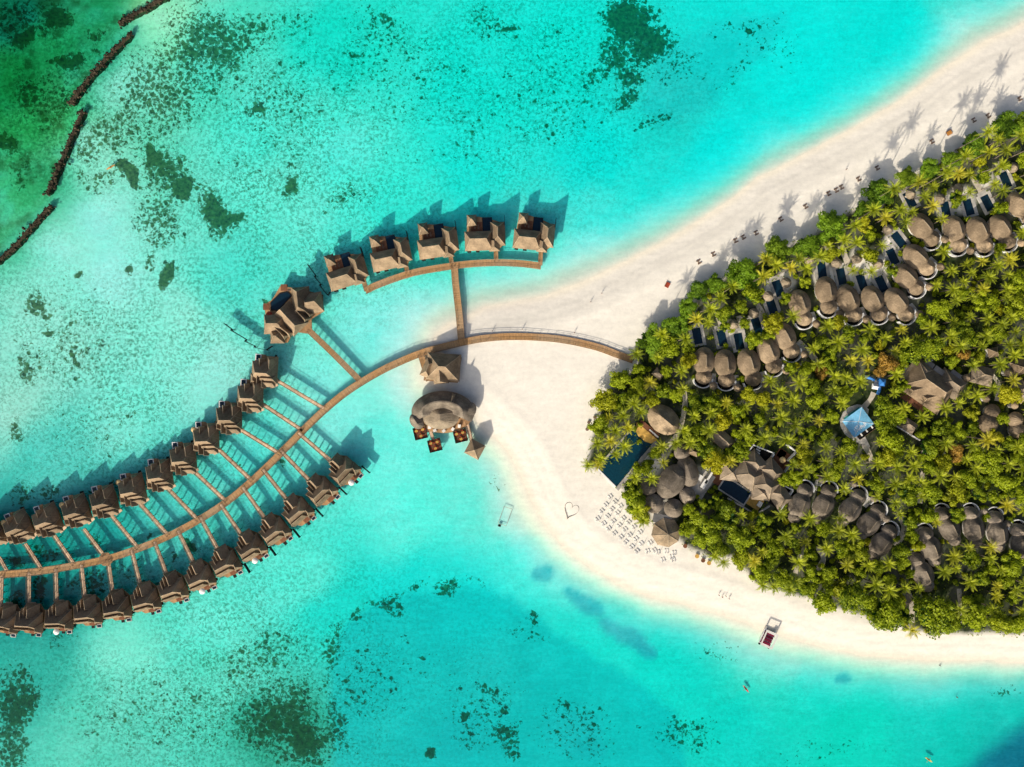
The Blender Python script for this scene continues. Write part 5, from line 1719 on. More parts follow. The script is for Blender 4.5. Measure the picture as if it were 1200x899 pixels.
# people: one continuous body grown over a skeleton, with hair and clothes as children
def skin_mesh(name, joints, bones, mat, parent, root=0, levels=1):
    me = bpy.data.meshes.new(name)
    me.from_pydata([j[0] for j in joints], bones, [])
    o = bpy.data.objects.new(name, me)
    COL.objects.link(o)
    sk = o.modifiers.new('skin', 'SKIN')
    sk.use_smooth_shade = True
    for i, j in enumerate(joints):
        d = me.skin_vertices[0].data[i]
        d.radius = j[1]
        d.use_root = i == root
    ss = o.modifiers.new('sub', 'SUBSURF')
    ss.levels = ss.render_levels = levels
    dg = bpy.context.evaluated_depsgraph_get()
    dg.update()
    nm = bpy.data.meshes.new_from_object(o.evaluated_get(dg))
    nm.name = name
    o.modifiers.clear()
    o.data = nm
    bpy.data.meshes.remove(me)
    nm.materials.clear()
    nm.materials.append(M[mat])
    o.parent = parent
    return o


def person(label, px, py, heading, pose='walk', top='cloth_white', bottom='cloth_dark', z=None, bare=False, group=None):
    z = land_z(px, py) if z is None else z
    p = at(px, py, z)
    t = thing('person', label, 'person', (p.x, p.y, z), heading, group)
    st = 0.26 if pose == 'walk' else 0.06
    if pose in ('walk', 'stand'):
        J = [((0, 0, .93), (.15, .11)), ((0, 0, 1.12), (.14, .10)), ((0, 0, 1.34), (.18, .11)), ((0, 0, 1.48), (.065, .065)), ((0, .015, 1.56), (.075, .085)), ((0, .02, 1.66), (.085, .10)), ((0, .01, 1.74), (.06, .07)),
             ((-.10, 0, .86), (.10, .10)), ((-.11, st * .5, .48), (.062, .065)), ((-.11, st * .5 - .12 * (st > .1), .09), (.042, .045)), ((-.11, st * .5 + .1, .035), (.045, .03)),
             ((.10, 0, .86), (.10, .10)), ((.11, -st * .35, .48), (.062, .065)), ((.11, -st - .02, .1), (.042, .045)), ((.11, -st + .12, .035), (.045, .03)),
             ((-.20, 0, 1.38), (.06, .06)), ((-.25, -.05, 1.10), (.042, .042)), ((-.25, .06 + st * .3, .86), (.032, .032)), ((-.25, .1 + st * .35, .78), (.03, .04)),
             ((.20, 0, 1.38), (.06, .06)), ((.25, -.06, 1.10), (.042, .042)), ((.25, .04 - st * .1, .86), (.032, .032)), ((.25, .06, .78), (.03, .04)), ((0, .115, 1.64), (.018, .02))]
        b = [(0, 1), (1, 2), (2, 3), (3, 4), (4, 5), (5, 6), (0, 7), (7, 8), (8, 9), (9, 10), (0, 11), (11, 12), (12, 13), (13, 14), (2, 15), (15, 16), (16, 17), (17, 18), (2, 19), (19, 20), (20, 21), (21, 22), (5, 23)]
        T = [((0, 0, .95), (.165, .125)), ((0, 0, 1.12), (.155, .115)), ((0, 0, 1.36), (.195, .125)), ((-.21, 0, 1.37), (.075, .075)), ((-.235, -.03, 1.22), (.062, .062)), ((.21, 0, 1.37), (.075, .075)), ((.235, -.03, 1.22), (.062, .062))]
        tb = [(0, 1), (1, 2), (2, 3), (3, 4), (2, 5), (5, 6)]
        S = [((0, 0, .96), (.165, .125)), ((-.10, 0, .86), (.115, .115)), ((-.11, st * .4, .58), (.085, .09)), ((.10, 0, .86), (.115, .115)), ((.11, -st * .28, .58), (.085, .09))]
        sb = [(0, 1), (1, 2), (0, 3), (3, 4)]
        H = [((0, -.02, 1.62), (.09, .085)), ((0, -.005, 1.71), (.09, .10)), ((0, 0, 1.77), (.05, .06))]
    else:   # seated with legs forward, hands towards the lap
        J = [((0, 0, .12), (.15, .12)), ((0, -.05, .32), (.14, .10)), ((0, -.06, .54), (.18, .11)), ((0, -.05, .68), (.065, .065)), ((0, -.03, .76), (.075, .085)), ((0, -.02, .86), (.085, .10)), ((0, -.03, .94), (.06, .07)),
             ((-.11, .08, .12), (.095, .09)), ((-.13, .45, .22), (.062, .062)), ((-.12, .80, .06), (.042, .042)), ((-.12, .88, .12), (.04, .03)), ((.11, .08, .12), (.095, .09)), ((.13, .45, .22), (.062, .062)), ((.12, .80, .06), (.042, .042)), ((.12, .88, .12), (.04, .03)),
             ((-.20, -.05, .57), (.058, .058)), ((-.27, .06, .34), (.042, .042)), ((-.25, .30, .32), (.032, .032)), ((-.24, .38, .33), (.03, .036)), ((.20, -.05, .57), (.058, .058)), ((.27, .06, .34), (.042, .042)), ((.25, .30, .32), (.032, .032)), ((.24, .38, .33), (.03, .036)), ((0, .08, .84), (.018, .02))]
        b = [(0, 1), (1, 2), (2, 3), (3, 4), (4, 5), (5, 6), (0, 7), (7, 8), (8, 9), (9, 10), (0, 11), (11, 12), (12, 13), (13, 14), (2, 15), (15, 16), (16, 17), (17, 18), (2, 19), (19, 20), (20, 21), (21, 22), (5, 23)]
        T = [((0, 0, .14), (.165, .13)), ((0, -.05, .32), (.155, .115)), ((0, -.06, .55), (.195, .125)), ((-.21, -.05, .56), (.072, .072)), ((.21, -.05, .56), (.072, .072))]
        tb = [(0, 1), (1, 2), (2, 3), (2, 4)]
        S = [((0, 0, .13), (.165, .13)), ((-.11, .1, .13), (.11, .105)), ((-.13, .36, .20), (.08, .08)), ((.11, .1, .13), (.11, .105)), ((.13, .36, .20), (.08, .08))]
        sb = [(0, 1), (1, 2), (0, 3), (3, 4)]
        H = [((0, -.06, .82), (.09, .085)), ((0, -.045, .91), (.09, .10)), ((0, -.04, .97), (.05, .06))]
    skin_mesh('body', J, b, 'skin', t)
    if not bare:
        skin_mesh('shirt', T, tb, top, t, 1)
    skin_mesh('shorts', S, sb, bottom, t)
    skin_mesh('hair', H, [(0, 1), (1, 2)], 'hair', t, 1)
    return t


person('person in white shirt and dark shorts walking on the sand north of the jetty', 612, 386, R(-60), 'walk')
person('person in dark clothes standing on the sand nearest the jetty branch', 577, 388, R(20), 'stand', 'cloth_dark')
person('person in a red shirt walking on the sand north of the jetty, easternmost of three', 673, 390, R(100), 'walk', 'cloth_red')
person('person in dark shirt at the upper edge of the wide sand, lower of a pair', 692, 354, R(40), 'walk', 'cloth_dark', 'cloth_white')
person('person in white at the upper edge of the wide sand, upper of a pair', 705, 344, R(40), 'walk', 'cloth_white', 'cloth_white')
person('person in a red shirt walking along the curved jetty over the sand', 573, 396.5, R(80), 'walk', 'cloth_red', 'cloth_dark', 1.705)
person('person in white walking on the curved jetty near the large villa walkway', 452, 432, R(110), 'walk', 'cloth_white', 'cloth_dark', 1.705)
person('person in dark clothes walking on the sand by the northern waterline', 991, 199, R(60), 'walk', 'cloth_dark')
for k, (x, y, ps, tp_, lab) in enumerate(((842, 697, 'stand', 'cloth_dark', 'person in dark clothes standing in the small group on the southern beach'),
                                          (846, 699, 'walk', 'cloth_red', 'person in a red shirt in the small group on the southern beach'),
                                          (850, 698, 'stand', 'cloth_white', 'person in a white shirt in the small group on the southern beach'),
                                          (854, 701, 'walk', 'cloth_dark', 'person in dark shirt at the right end of the small southern beach group'))):
    person(lab, x, y, R(40 * k), ps, tp_, 'cloth_dark')
person('person standing waist-deep in the sea below the southern beach, nearer the sand', 1100, 779, R(10), 'stand', 'cloth_dark', 'cloth_dark', -0.9, True)
person('person standing waist-deep in the lagoon off the southern beach, farther out', 1120, 816, R(60), 'stand', 'cloth_dark', 'cloth_red', -0.9, True)

# heart drawn on the sand
z = land_z(669, 598)
p = at(669, 598, z)
line = []
for k in range(41):
    a = 2 * math.pi * k / 40
    x, y = 16 * math.sin(a) ** 3, 13 * math.cos(a) - 5 * math.cos(2 * a) - 2 * math.cos(3 * a) - math.cos(4 * a)
    x, y = x * 0.21, y * 0.27
    c, s = math.cos(R(-24)), math.sin(R(-24))
    line.append((x * c - y * s, x * s + y * c, 0.04))
t = tag(MB().tube(line, 0.15, 6).build('heart_outline', 'husk'), 'big heart outline of dark husks laid on the bare sand near the lounger block', 'sand heart')
t.location = (p.x, p.y, z)
# dark bushes of drift weed at the edge of the sand by the tree line
for k, (x, y) in enumerate(((693, 475), (697, 489), (690, 495), (688, 503))):
    z = land_z(x, y)
    p = at(x, y, z)
    s = thing('beach_stool', 'small dark round stool on the sand at the western tree line, %s from the top' % ORD[k], 'stool', (p.x, p.y, z), 0, 'dark stools by the western tree line')
    MB().ell(0, 0, 0.8, 0.8, 0.45, 0.6, 0, 14).build('seat', 'brown_cushion', s)
    MB().ell(0, 0, 0.5, 0.5, 0, 0.45, 0, 12).build('base', 'dark_wood', s)

# excursion boat at the beach
p = at(899.5, 747, 1.0)
t = thing('pontoon_boat', 'white twin-hulled boat with maroon seats and raised awning frame at the southern beach', 'boat', (p.x, p.y, 0), R(-24))
for s in (-2.3, 2.3):
    m = MB()
    rings = []
    for (y, w, zb, zt) in ((-3.9, 0.75, -0.05, 0.75), (-2.0, 0.85, -0.3, 0.8), (1.0, 0.85, -0.35, 0.85), (3.2, 0.6, -0.25, 0.95), (4.5, 0.08, 0.5, 1.15)):
        rings.append([(s - w / 2, y, zt), (s - w * 0.32, y, zb), (s + w * 0.32, y, zb), (s + w / 2, y, zt)])
    m.rings(rings, True, True, True).build('hull', 'white', t)
MB().box(0, -0.2, 0.8, 0.95, 5.6, 7.0).build('deck', 'white', t)
for k in range(4):
    MB().box(0, -2.7 + 1.55 * k, 0.953, 1.5, 4.7, 1.15).build('seat', 'maroon', t)
MB().box(1.9, 3.0, 0.953, 1.9, 1.3, 0.9).build('console', 'white', t)
for k in (-1, 1):
    MB().box(k * 2.3, -4.25, 0.2, 1.5, 0.5, 0.7).build('outboard_motor', 'dark_wood', t)
m = MB()
for x in (-2.6, 2.6):
    for y in (-3.4, 3.0):
        m.tube([(x, y, 0.9), (x, y, 3.5)], 0.07, 6)
m.build('post_frame', 'white', t)
m = MB()
m.box(0, 3.1, 3.5, 3.58, 5.9, 1.1)
m.box(0, -3.5, 3.503, 3.583, 5.9, 0.8)
for x in (-2.7, 2.7):
    m.box(x, -0.2, 3.506, 3.586, 0.7, 6.2)
m.build('awning_frame', 'canvas', t)


def kayak(label, px, py, deg, mat, name='kayak', cat='kayak', L=4.2):
    p = at(px, py, 0)
    t = thing(name, label, cat, (p.x, p.y, 0), R(deg))
    rings = []
    for y, w, zt in ((-L / 2, .04, .34), (-L * .38, .24, .28), (-L * .15, .40, .26), (L * .15, .40, .26), (L * .38, .24, .28), (L / 2, .04, .36)):
        rings.append([(-w, y, zt), (-w * .6, y, -.04), (w * .6, y, -.04), (w, y, zt), (w * .5, y, zt + .05), (-w * .5, y, zt + .05)])
    MB().rings(rings, True, True, True).build('hull', mat, t)
    MB().ell(0, 0, 0.26, 0.45, .3, .36, 0, 14).build('cockpit', 'dark_wood', t)
    b = MB().tube([(-1.1, .35, .62), (1.1, .25, .66)], .03, 6)
    b.box(-1.2, .355, .60, .64, .42, .18).box(1.2, .245, .64, .68, .42, .18)
    b.build('paddle', 'yellow_plastic', t)
    return t


kayak('small red kayak afloat in the lagoon below the pontoon boat', 874, 807, 38, 'red_plastic')
person('person in a white shirt seated in the red kayak', 873.6, 807.2, R(38), 'sit', 'cloth_white', 'cloth_dark', 0.3)
kayak('pale yellow kayak afloat near the bottom right of the lagoon', 1088, 890, 55, 'yellow_plastic')
person('person in a red shirt seated in the pale yellow kayak', 1088.2, 890.2, R(55), 'sit', 'cloth_red', 'cloth_dark', 0.3)
kayak('tiny orange and white canoe over the coral beds near the breakwaters', 130, 196, -60, 'orange', 'canoe', 'canoe', 4.6)
# swimming float
p = at(592, 605, 0)
t = thing('swim_float', 'square rope-edged swimming float lying in the shallows off the western beach', 'float', (p.x, p.y, 0), R(-20))
m = MB()
for a in (((-2.0, -4.2), (2.0, -4.2)), ((-2.0, 4.2), (2.0, 4.2)), ((-2, -4.2), (-2, 4.2)), ((2, -4.2), (2, 4.2))):
    m.tube([(a[0][0], a[0][1], 0.03), (a[1][0], a[1][1], 0.03)], 0.09, 6)
m.build('rope_frame', 'husk', t)
MB().box(-1.0, -5.0, -0.05, 0.22, 1.3, 1.1).build('raft', 'dark_wood', t)


# ------------------------------------------------------------------ trees
NR = np.random.default_rng(11)


def leaf_mesh(name, P, U, V, tone, mat, cup=0.15):
    """one mesh of many leaf clumps: centres P, half axes U and V, a tone for each"""
    n = len(P)
    N = np.cross(U, V)
    N /= np.maximum(np.linalg.norm(N, axis=1, keepdims=True), 1e-6)
    lift = N * (np.linalg.norm(U, axis=1, keepdims=True) * cup)
    co = np.stack([P - U + lift, P - V * 0.9, P + U + lift, P + V * 1.1], 1).reshape(-1, 3)
    q = np.arange(n * 4).reshape(n, 4)
    me = bpy.data.meshes.new(name)
    me.vertices.add(n * 4)
    me.vertices.foreach_set('co', co.astype(np.float32).ravel())
    me.loops.add(n * 4)
    me.loops.foreach_set('vertex_index', q.astype(np.int32).ravel())
    me.polygons.add(n)
    me.polygons.foreach_set('loop_start', np.arange(0, n * 4, 4, dtype=np.int32))
    me.update(calc_edges=True)
    a = me.attributes.new('leaf_tone', 'FLOAT_COLOR', 'POINT')
    t4 = np.repeat(np.clip(tone, 0, 1), 4)
    a.data.foreach_set('color', np.stack([t4, t4, t4, np.ones_like(t4)], 1).astype(np.float32).ravel())
    me.materials.append(M[mat])
    return me


def rand_dir(n, up=0.0):
    d = NR.normal(size=(n, 3))
    d[:, 2] += up
    return d / np.linalg.norm(d, axis=1, keepdims=True)


def cards(P, nrm, size, aspect=0.7):
    t = np.cross(nrm, NR.normal(size=nrm.shape))
    t /= np.linalg.norm(t, axis=1, keepdims=True)
    b = np.cross(nrm, t)
    s = size[:, None]
    return t * s * 0.5, b * s * 0.5 * aspect


def broad_crown(k, mat, dense):
    """crown of radius about 4.5 m, centred 5.6 m up, built from uneven leafy clumps"""
    Ps, Us, Vs, Ts = [], [], [], []
    nc = 20 if dense else 15
    for c in range(nc):
        a, r = NR.uniform(0, 2 * math.pi), 3.5 * math.sqrt(NR.uniform(0, 1))
        if c == 0:
            r = 0
        rc = NR.uniform(1.0, 1.9) * (1.0 if r < 2.6 else 0.78)
        squash = NR.uniform(0.85, 1.15)
        cen = np.array([r * math.cos(a) * squash, r * math.sin(a) / squash, 5.6 + 1.7 * (1 - (r / 4.2) ** 2) + NR.uniform(-0.7, 0.7)])
        n = int(95 * rc * (1.15 if dense else 0.9))
        d = rand_dir(n, 0.55)
        rad = rc * NR.uniform(0.72, 1.08, n)
        P = cen + d * rad[:, None] * np.array([1, 1, 0.8])
        nr = d + NR.normal(size=(n, 3)) * 0.45
        nr /= np.linalg.norm(nr, axis=1, keepdims=True)
        U, V = cards(P, nr, NR.uniform(0.38, 0.75, n))
        ct = NR.uniform(-0.2, 0.25)
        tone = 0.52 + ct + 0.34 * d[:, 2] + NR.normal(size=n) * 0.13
        Ps.append(P), Us.append(U), Vs.append(V), Ts.append(tone)
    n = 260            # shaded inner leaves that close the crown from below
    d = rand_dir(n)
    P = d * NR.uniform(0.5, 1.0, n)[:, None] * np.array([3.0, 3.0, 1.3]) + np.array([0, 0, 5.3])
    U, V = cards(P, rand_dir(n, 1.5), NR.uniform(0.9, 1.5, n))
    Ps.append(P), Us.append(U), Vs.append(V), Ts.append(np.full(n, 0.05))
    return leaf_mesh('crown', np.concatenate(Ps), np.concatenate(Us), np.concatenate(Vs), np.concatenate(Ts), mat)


def palm_crown(k):
    """a head of arching fronds; origin at the top of the trunk"""
    co, fs, tone = [], [], []

    def quad(a, b, c, d, t):
        o = len(co)
        co.extend([a, b, c, d])
        fs.append((o, o + 1, o + 2, o + 3))
        tone.extend([t] * 4)
    nf = int(NR.integers(17, 23))
    for f in range(nf):
        az = 2 * math.pi * f * 0.381966 + NR.uniform(-0.25, 0.25)
        age = f / nf                                  # 0 young and upright, 1 old and hanging
        L = NR.uniform(3.7, 4.9) * (0.75 + 0.25 * min(1, age * 3))
        el0 = R(74 - 66 * age + NR.uniform(-8, 8))
        bend = R(52 + 30 * age + NR.uniform(-10, 14))
        tf = 0.72 - 0.40 * age + NR.uniform(-0.16, 0.2)
        if age > 0.86 and NR.uniform() < 0.5:
            tf = 0.95
        pts, S = [], 11
        p = np.zeros(3)
        sway = NR.uniform(-0.25, 0.25)
        for i in range(S + 1):
            pts.append(p.copy())
            u = i / S
            el = el0 - bend * u ** 1.2
            aa = az + sway * u
            p = p + (L / S) * np.array([math.cos(el) * math.cos(aa), math.cos(el) * math.sin(aa), math.sin(el)])
        sidev = np.array([-math.sin(az), math.cos(az), 0])
        for i in range(1, S):
            u = i / S
            d = pts[i + 1] - pts[i]
            d /= np.linalg.norm(d)
            w = 0.98 * (math.sin(math.pi * min(1, u * 0.86 + 0.16)) ** 0.7) * L / 4.6
            for s in (-1, 1):
                droop = -0.32 - 0.25 * age
                lf = sidev * s * 0.82 + d * 0.62 + np.array([0, 0, droop])
                lf = lf / np.linalg.norm(lf) * w * NR.uniform(0.8, 1.1)
                a = pts[i] - d * 0.05
                hw = d * 0.125
                quad(a - hw, a + hw, a + lf + hw * 0.35, a + lf - hw * 0.35, tf + NR.normal() * 0.07)
            side_w = sidev * 0.05 * (1.4 - u)
            quad(pts[i - 1] - side_w, pts[i - 1] + side_w, pts[i] + side_w, pts[i] - side_w, 0.9)
        i = S
        quad(pts[S - 1] - sidev * 0.1, pts[S - 1] + sidev * 0.1, pts[S] + sidev * 0.02, pts[S] - sidev * 0.02, tf)
    me = bpy.data.meshes.new('crown')
    me.from_pydata([tuple(c) for c in co], [], fs)
    a = me.attributes.new('leaf_tone', 'FLOAT_COLOR', 'POINT')
    t4 = np.clip(np.array(tone), 0, 1)
    a.data.foreach_set('color', np.stack([t4, t4, t4, np.ones_like(t4)], 1).astype(np.float32).ravel())
    me.materials.append(M['frond'])
    return me


def broad_trunk(k):
    m = MB()
    m.tube([(0, 0, -0.2), (0.1, 0.05, 1.6), (0.05, 0.2, 3.2), (0, 0.1, 5.0)], 0.32, 7, 0.16)
    for i in range(4):
        a = i * 1.7 + k
        m.tube([(0.05, 0.1, 2.6 + 0.35 * i), (1.0 * math.cos(a), 1.0 * math.sin(a), 4.2 + 0.2 * i), (2.1 * math.cos(a), 2.1 * math.sin(a), 5.4)], 0.14, 5, 0.05)
    return m


def palm_trunk(k, h):
    a = k * 1.3
    lean = 0.5 + 0.22 * (k % 4)
    m = MB()
    pts = [(lean * math.cos(a) * u * u, lean * math.sin(a) * u * u, -0.2 + (h + 0.2) * u) for u in (0, .1, .3, .5, .7, .88, 1)]
    m.tube(pts, 0.24, 7, 0.13)
    return m, pts[-1]


BROAD, DEEP, PALM, DRY = [], [], [], []
for k in range(8):
    for lst, mat, dn in ((BROAD, 'leaf', False), (DEEP, 'leaf_deep', True), (DRY, 'leaf_dry', False)):
        if lst is DRY and k > 1:
            continue
        if lst is DEEP and k > 4:
            continue
        t = thing('broadleaf_tree', 'x', 'tree')
        broad_trunk(k).build('trunk', 'trunk', t)
        o = bpy.data.objects.new('crown', broad_crown(k, mat, dn))
        COL.objects.link(o)
        o.parent = t
        lst.append(t)
for k in range(8):
    t = thing('coconut_palm', 'x', 'palm')
    h = 8.6 + 0.25 * k
    m, top = palm_trunk(k, h)
    m.build('trunk', 'trunk', t)
    o = bpy.data.objects.new('crown', palm_crown(k))
    COL.objects.link(o)
    o.parent = t
    o.location = top
    o2 = MB()
    for j in range(6):
        a = j * 1.05
        o2.ell(0.3 * math.cos(a), 0.3 * math.sin(a), 0.14, 0.14, -0.35, -0.1, 0, 6)
    t['top'] = h
    PALM.append(t)
USED = {id(t): [] for t in BROAD + DEEP + DRY + PALM}

LM = [(733, 536, 'the large teal pool'), (778, 490, 'the oval pavilion'), (786, 566, 'the dome restaurant'), (781, 625, 'the beach bar'), (880, 560, 'the walled residence'), (1092, 452, 'the dormered building'),
      (1004, 495, 'the blue shade sail'), (1027, 450, 'the blue climbing frame'), (745, 426, 'the landward end of the jetty'), (1152, 440, 'the grey hip-roofed house'), (1160, 490, 'the double thatched hut'), (1191, 498, 'the two edge domes')]
LM += [(b[0], b[1], 'the %s northern row villa' % ORD[i]) for i, (b, s) in enumerate(NV)]
LM += [(b[0], b[1], 'the %s southern row villa' % ORD[i]) for i, (b, s) in enumerate(SV)]
TREES = []     # kind, px, py, radius px, deep


def clear(px, py, r, f=0.5):
    for x, y, q in KEEP:
        if (px - x) ** 2 + (py - y) ** 2 < (q + f * r) ** 2:
            return False
    return True


EDGE = [(1177, 149, 17), (1197, 147, 14), (1140, 171, 17), (1114, 188, 13), (1089, 199, 13), (1064, 207, 14), (1030, 228, 18), (1011, 247, 11), (976, 263, 19), (912, 294, 17), (943, 290, 16), (961, 281, 9),
        (872, 322, 21), (838, 332, 12), (819, 342, 14), (806, 362, 13), (790, 384, 16), (764, 400, 19), (748, 432, 9), (782, 408, 15), (726, 446, 14), (708, 470, 15), (730, 470, 13), (703, 500, 14), (748, 455, 14),
        (1040, 722, 21), (1022, 712, 15), (1058, 725, 14), (1098, 722, 22), (1118, 728, 14), (1082, 712, 15), (1144, 724, 17), (1170, 729, 16), (1193, 732, 14), (1210, 730, 14), (965, 706, 16), (1000, 700, 18), (985, 690, 14), (945, 690, 13), (918, 680, 13), (893, 672, 13),
        (832, 622, 19), (850, 605, 17), (868, 630, 18), (842, 642, 14), (818, 612, 13), (822, 632, 12), (868, 655, 13), (745, 586, 17), (752, 603, 13), (740, 572, 11), (838, 540, 15), (828, 528, 12), (748, 550, 9), (757, 548, 9), (815, 507, 13), (1037, 500, 14), (1046, 516, 15), (1050, 487, 13)]
for i, (x, y, r) in enumerate(EDGE):
    TREES.append(['b', x, y, r, i < 18 or i in (1, 0)])
FRONT_PALM = [(1192, 160), (1160, 178), (1150, 160), (1128, 186), (1102, 208), (1075, 215), (1048, 222), (1050, 245), (1020, 250), (998, 264), (990, 280), (955, 300), (930, 304), (926, 316), (897, 306), (893, 326), (858, 338), (845, 350), (830, 362),
              (818, 375), (800, 398), (776, 392), (741, 470), (697, 520), (706, 535), (690, 542), (702, 546), (722, 505), (735, 500), (712, 515), (728, 488), (750, 482), (893, 687), (905, 684), (926, 693), (748, 600), (755, 612), (760, 560), (742, 560),
              (1067, 739), (834, 650), (848, 660), (1005, 285), (1120, 205), (1165, 195), (1205, 175), (808, 520), (815, 490), (800, 505)]
for x, y in FRONT_PALM:
    TREES.append(['p', x, y, 11, False])
for x, y, r in ((1040, 424, 12), (1031, 434, 8), (1118, 530, 11), (962, 438, 8), (1128, 415, 8)):
    TREES.append(['d', x, y, r, False])
tries = 0
nb, npalm, ns = len(EDGE), len(FRONT_PALM), 0
fa = random.Random(21)
cand = [(fa.uniform(690, 1218), fa.uniform(130, 750)) for _ in range(16000)]
cx = np.array([c[0] for c in cand])
cy = np.array([c[1] for c in cand])
csd = poly_sd(cx, cy, FOREST)
dens = fbm(cx, cy, 55, 77)
for (x, y), s, dn in zip(cand, csd, dens):
    if s < 7:
        continue
    palm = fa.random() < (0.72 if dn > 0.5 else 0.38)
    if palm and npalm >= 292 or not palm and nb >= 280:
        continue
    r = fa.uniform(8.5, 13.5) if palm else fa.choice((fa.uniform(7, 11), fa.uniform(9, 13.5), fa.uniform(13, 17)))
    if not clear(x, y, r, 0.52):
        continue
    ok = True
    for k, tx, ty, tr, _ in TREES:
        lim = (r + tr) * (0.60 if (k == 'p') != palm else 0.66)
        if (x - tx) ** 2 + (y - ty) ** 2 < lim * lim:
            ok = False
            break
    if ok:
        TREES.append(['p' if palm else 'b', x, y, r, False])
        npalm += palm
        nb += not palm
SHRUBS = []
for (x, y), s in zip(cand[::-1], csd[::-1]):
    if s < 2 or len(SHRUBS) > 285:
        continue
    r = fa.uniform(3.5, 6.0)
    if not clear(x, y, r, 0.35):
        continue
    if any((x - tx) ** 2 + (y - ty) ** 2 < (0.62 * tr + 0.6 * r) ** 2 for k, tx, ty, tr, _ in TREES) or any((x - sx) ** 2 + (y - sy) ** 2 < (0.75 * (sr + r)) ** 2 for sx, sy, sr in SHRUBS):
        continue
    SHRUBS.append((x, y, r))
DIRS = ['east', 'north-east', 'north', 'north-west', 'west', 'south-west', 'south', 'south-east']


def place_label(px, py, look):
    d, n, x, y = min((math.hypot(px - a, py - b), c, a, b) for a, b, c in LM)
    k = DIRS[int(round(math.atan2(-(py - y), px - x) / (math.pi / 4))) % 8]
    far = 'close to the' if d < 26 else ('to the' if d < 46 else 'some way')
    if far == 'some way':
        return '%s some way %s of %s' % (look, k, n)
    return '%s %s %s of %s' % (look, far, k, n)


def put_tree(proto, px, py, zc, sc, label, rz):
    p = at(px, py, zc)
    o = spot(proto, USED[id(proto)], (p.x, p.y, LAND - 0.05), rz, label, None, sc)
    return o


placed = []
for i, (k, x, y, r, deep) in enumerate(TREES):
    if k == 'p':
        proto = PALM[fa.randrange(8)]
        front = i < len(EDGE) + len(FRONT_PALM)
        sc = (r / 11.0) * fa.uniform(0.93, 1.08)
        hz = fa.uniform(1.5, 2.05) if front and y < 400 else fa.uniform(1.1, 1.3) if front else fa.uniform(0.78, 1.06)
        look = 'tall coconut palm' if hz > 1.1 else ('low coconut palm' if hz < 0.88 else 'coconut palm')
        o = put_tree(proto, x, y, LAND + 9 * sc * hz, (sc, sc, sc * hz), place_label(x, y, look), fa.uniform(0, 6.28))
    else:
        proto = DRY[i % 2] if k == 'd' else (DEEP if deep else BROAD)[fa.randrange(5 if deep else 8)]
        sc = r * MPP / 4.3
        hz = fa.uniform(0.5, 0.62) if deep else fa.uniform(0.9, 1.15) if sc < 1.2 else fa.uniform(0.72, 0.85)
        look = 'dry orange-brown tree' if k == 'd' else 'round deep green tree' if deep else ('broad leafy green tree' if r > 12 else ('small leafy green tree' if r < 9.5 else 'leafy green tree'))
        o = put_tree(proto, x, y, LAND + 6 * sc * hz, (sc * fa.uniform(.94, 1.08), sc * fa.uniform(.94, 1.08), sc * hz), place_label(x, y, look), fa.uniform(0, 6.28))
    placed.append(o)


def shrub(k):
    Ps, Us, Vs, Ts = [], [], [], []
    for c in range(5):
        a, r = NR.uniform(0, 6.28), NR.uniform(0, 1.0)
        cen = np.array([r * math.cos(a), r * math.sin(a), 0.8 + NR.uniform(-.2, .4)])
        n = 90
        d = rand_dir(n, 0.5)
        P = cen + d * NR.uniform(0.7, 1.05, n)[:, None] * NR.uniform(0.6, 0.95) * np.array([1, 1, 1.0])
        P[:, 2] = np.maximum(P[:, 2], 0.08)
        nr = d + NR.normal(size=(n, 3)) * 0.5
        nr /= np.linalg.norm(nr, axis=1, keepdims=True)
        U, V = cards(P, nr, NR.uniform(0.25, 0.5, n))
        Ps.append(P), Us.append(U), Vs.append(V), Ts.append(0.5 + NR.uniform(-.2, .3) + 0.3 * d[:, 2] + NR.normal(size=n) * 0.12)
    return leaf_mesh('shrub', np.concatenate(Ps), np.concatenate(Us), np.concatenate(Vs), np.concatenate(Ts), 'leaf')


SP, su = [], []
for k in range(4):
    o = bpy.data.objects.new('shrub', shrub(k))
    COL.objects.link(o)
    tag(o, 'x', 'shrub')
    SP.append(o)
    USED[id(o)] = []
for x, y, r in SHRUBS:
    proto = SP[fa.randrange(4)]
    sc = r * MPP / 1.55
    placed.append(put_tree(proto, x, y, LAND + 1.4 * sc, (sc, sc, sc * fa.uniform(0.9, 1.4)), place_label(x, y, 'low leafy shrub'), fa.uniform(0, 6.28)))
GROUPN = {'tree': 'broadleaf trees of the island', 'palm': 'coconut palms of the island', 'shrub': 'low shrubs of the island'}
bylab = {}
for o in placed:
    bylab.setdefault(o['label'], []).append(o)
    o['group'] = GROUPN[o['category']]
for t in BROAD + DEEP + DRY + PALM + SP:
    if not USED[id(t)]:
        for c in list(t.children):
            bpy.data.objects.remove(c)
        bpy.data.objects.remove(t)
for t in PALM:
    pass

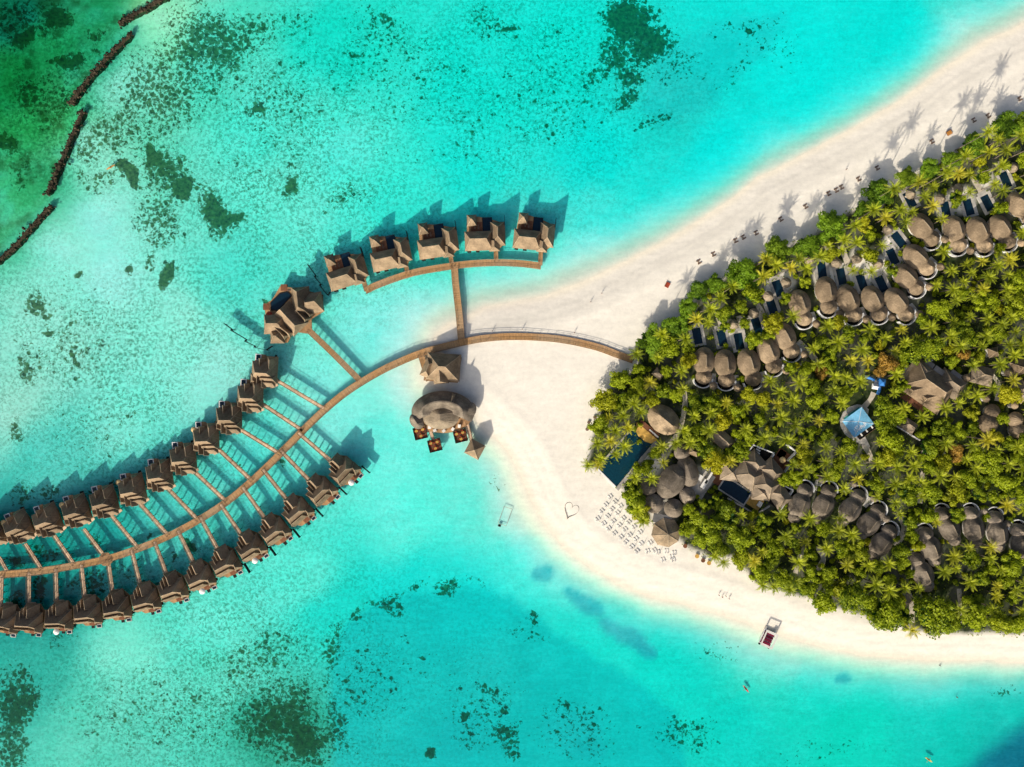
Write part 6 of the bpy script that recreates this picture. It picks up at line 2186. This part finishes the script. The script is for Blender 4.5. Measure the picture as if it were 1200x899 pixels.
# low ground cover between the trees
n = 26000
gx, gy = NR.uniform(685, 1222, n), NR.uniform(125, 752, n)
g = poly_sd(gx, gy, FOREST)
okm = g > -1.5
for x, y, q in KEEP:
    okm &= (gx - x) ** 2 + (gy - y) ** 2 > (q * 0.95) ** 2
okm &= fbm(gx, gy, 16, 91) > 0.36
gx, gy = gx[okm], gy[okm]
n = len(gx)
P = np.stack([(gx - 600) * MPP, (449.5 - gy) * MPP, LAND + NR.uniform(0.1, 0.9, n)], 1)
U, V = cards(P, rand_dir(n, 1.4), NR.uniform(0.5, 1.1, n))
o = bpy.data.objects.new('undergrowth', leaf_mesh('undergrowth', P, U, V, NR.uniform(0.0, 0.5, n), 'leaf'))
COL.objects.link(o)
tag(o, kind='stuff')


# ------------------------------------------------------------------ light and camera
SUN_EL, SHADOW = 27.0, Vector((0.48, 0.877, 0)).normalized()
w = bpy.data.worlds.new("World")
SC.world = w
w.use_nodes = True
bg = w.node_tree.nodes['Background']
sky = w.node_tree.nodes.new('ShaderNodeTexSky')
sky.sky_type = 'NISHITA'
sky.sun_disc = False
sky.sun_elevation = R(SUN_EL)
sky.sun_rotation = math.atan2(-SHADOW.x, -SHADOW.y)
sky.dust_density = 10.0
sky.air_density = 1.0
sky.ozone_density = 4.0
w.node_tree.links.new(sky.outputs[0], bg.inputs[0])
bg.inputs[1].default_value = 0.125
sl = bpy.data.lights.new('sun', 'SUN')
sl.energy = 4.5
sl.angle = R(0.55)
sl.color = (1.0, 0.91, 0.775)
so = bpy.data.objects.new('sun', sl)
COL.objects.link(so)
d = Vector((SHADOW.x * math.cos(R(SUN_EL)), SHADOW.y * math.cos(R(SUN_EL)), -math.sin(R(SUN_EL))))
so.rotation_euler = d.to_track_quat('-Z', 'Y').to_euler()
so.location = (-300, -500, 350)

cam = bpy.data.cameras.new('camera')
co = bpy.data.objects.new('camera', cam)
COL.objects.link(co)
co.location = (0, 0, CAM_H)
co.rotation_euler = (0, 0, 0)
cam.sensor_width = 36.0
cam.lens = 36.0 * CAM_H / (1200 * MPP)
cam.clip_start = 1.0
cam.clip_end = 30000.0
SC.camera = co
SC.view_settings.view_transform = 'Standard'
SC.view_settings.look = 'None'
SC.view_settings.exposure = 0.0
SC.view_settings.gamma = 1.0
SC.render.engine = 'CYCLES'
SC.cycles.max_bounces = 6
SC.cycles.transparent_max_bounces = 10
SC.cycles.diffuse_bounces = 3
SC.cycles.glossy_bounces = 2
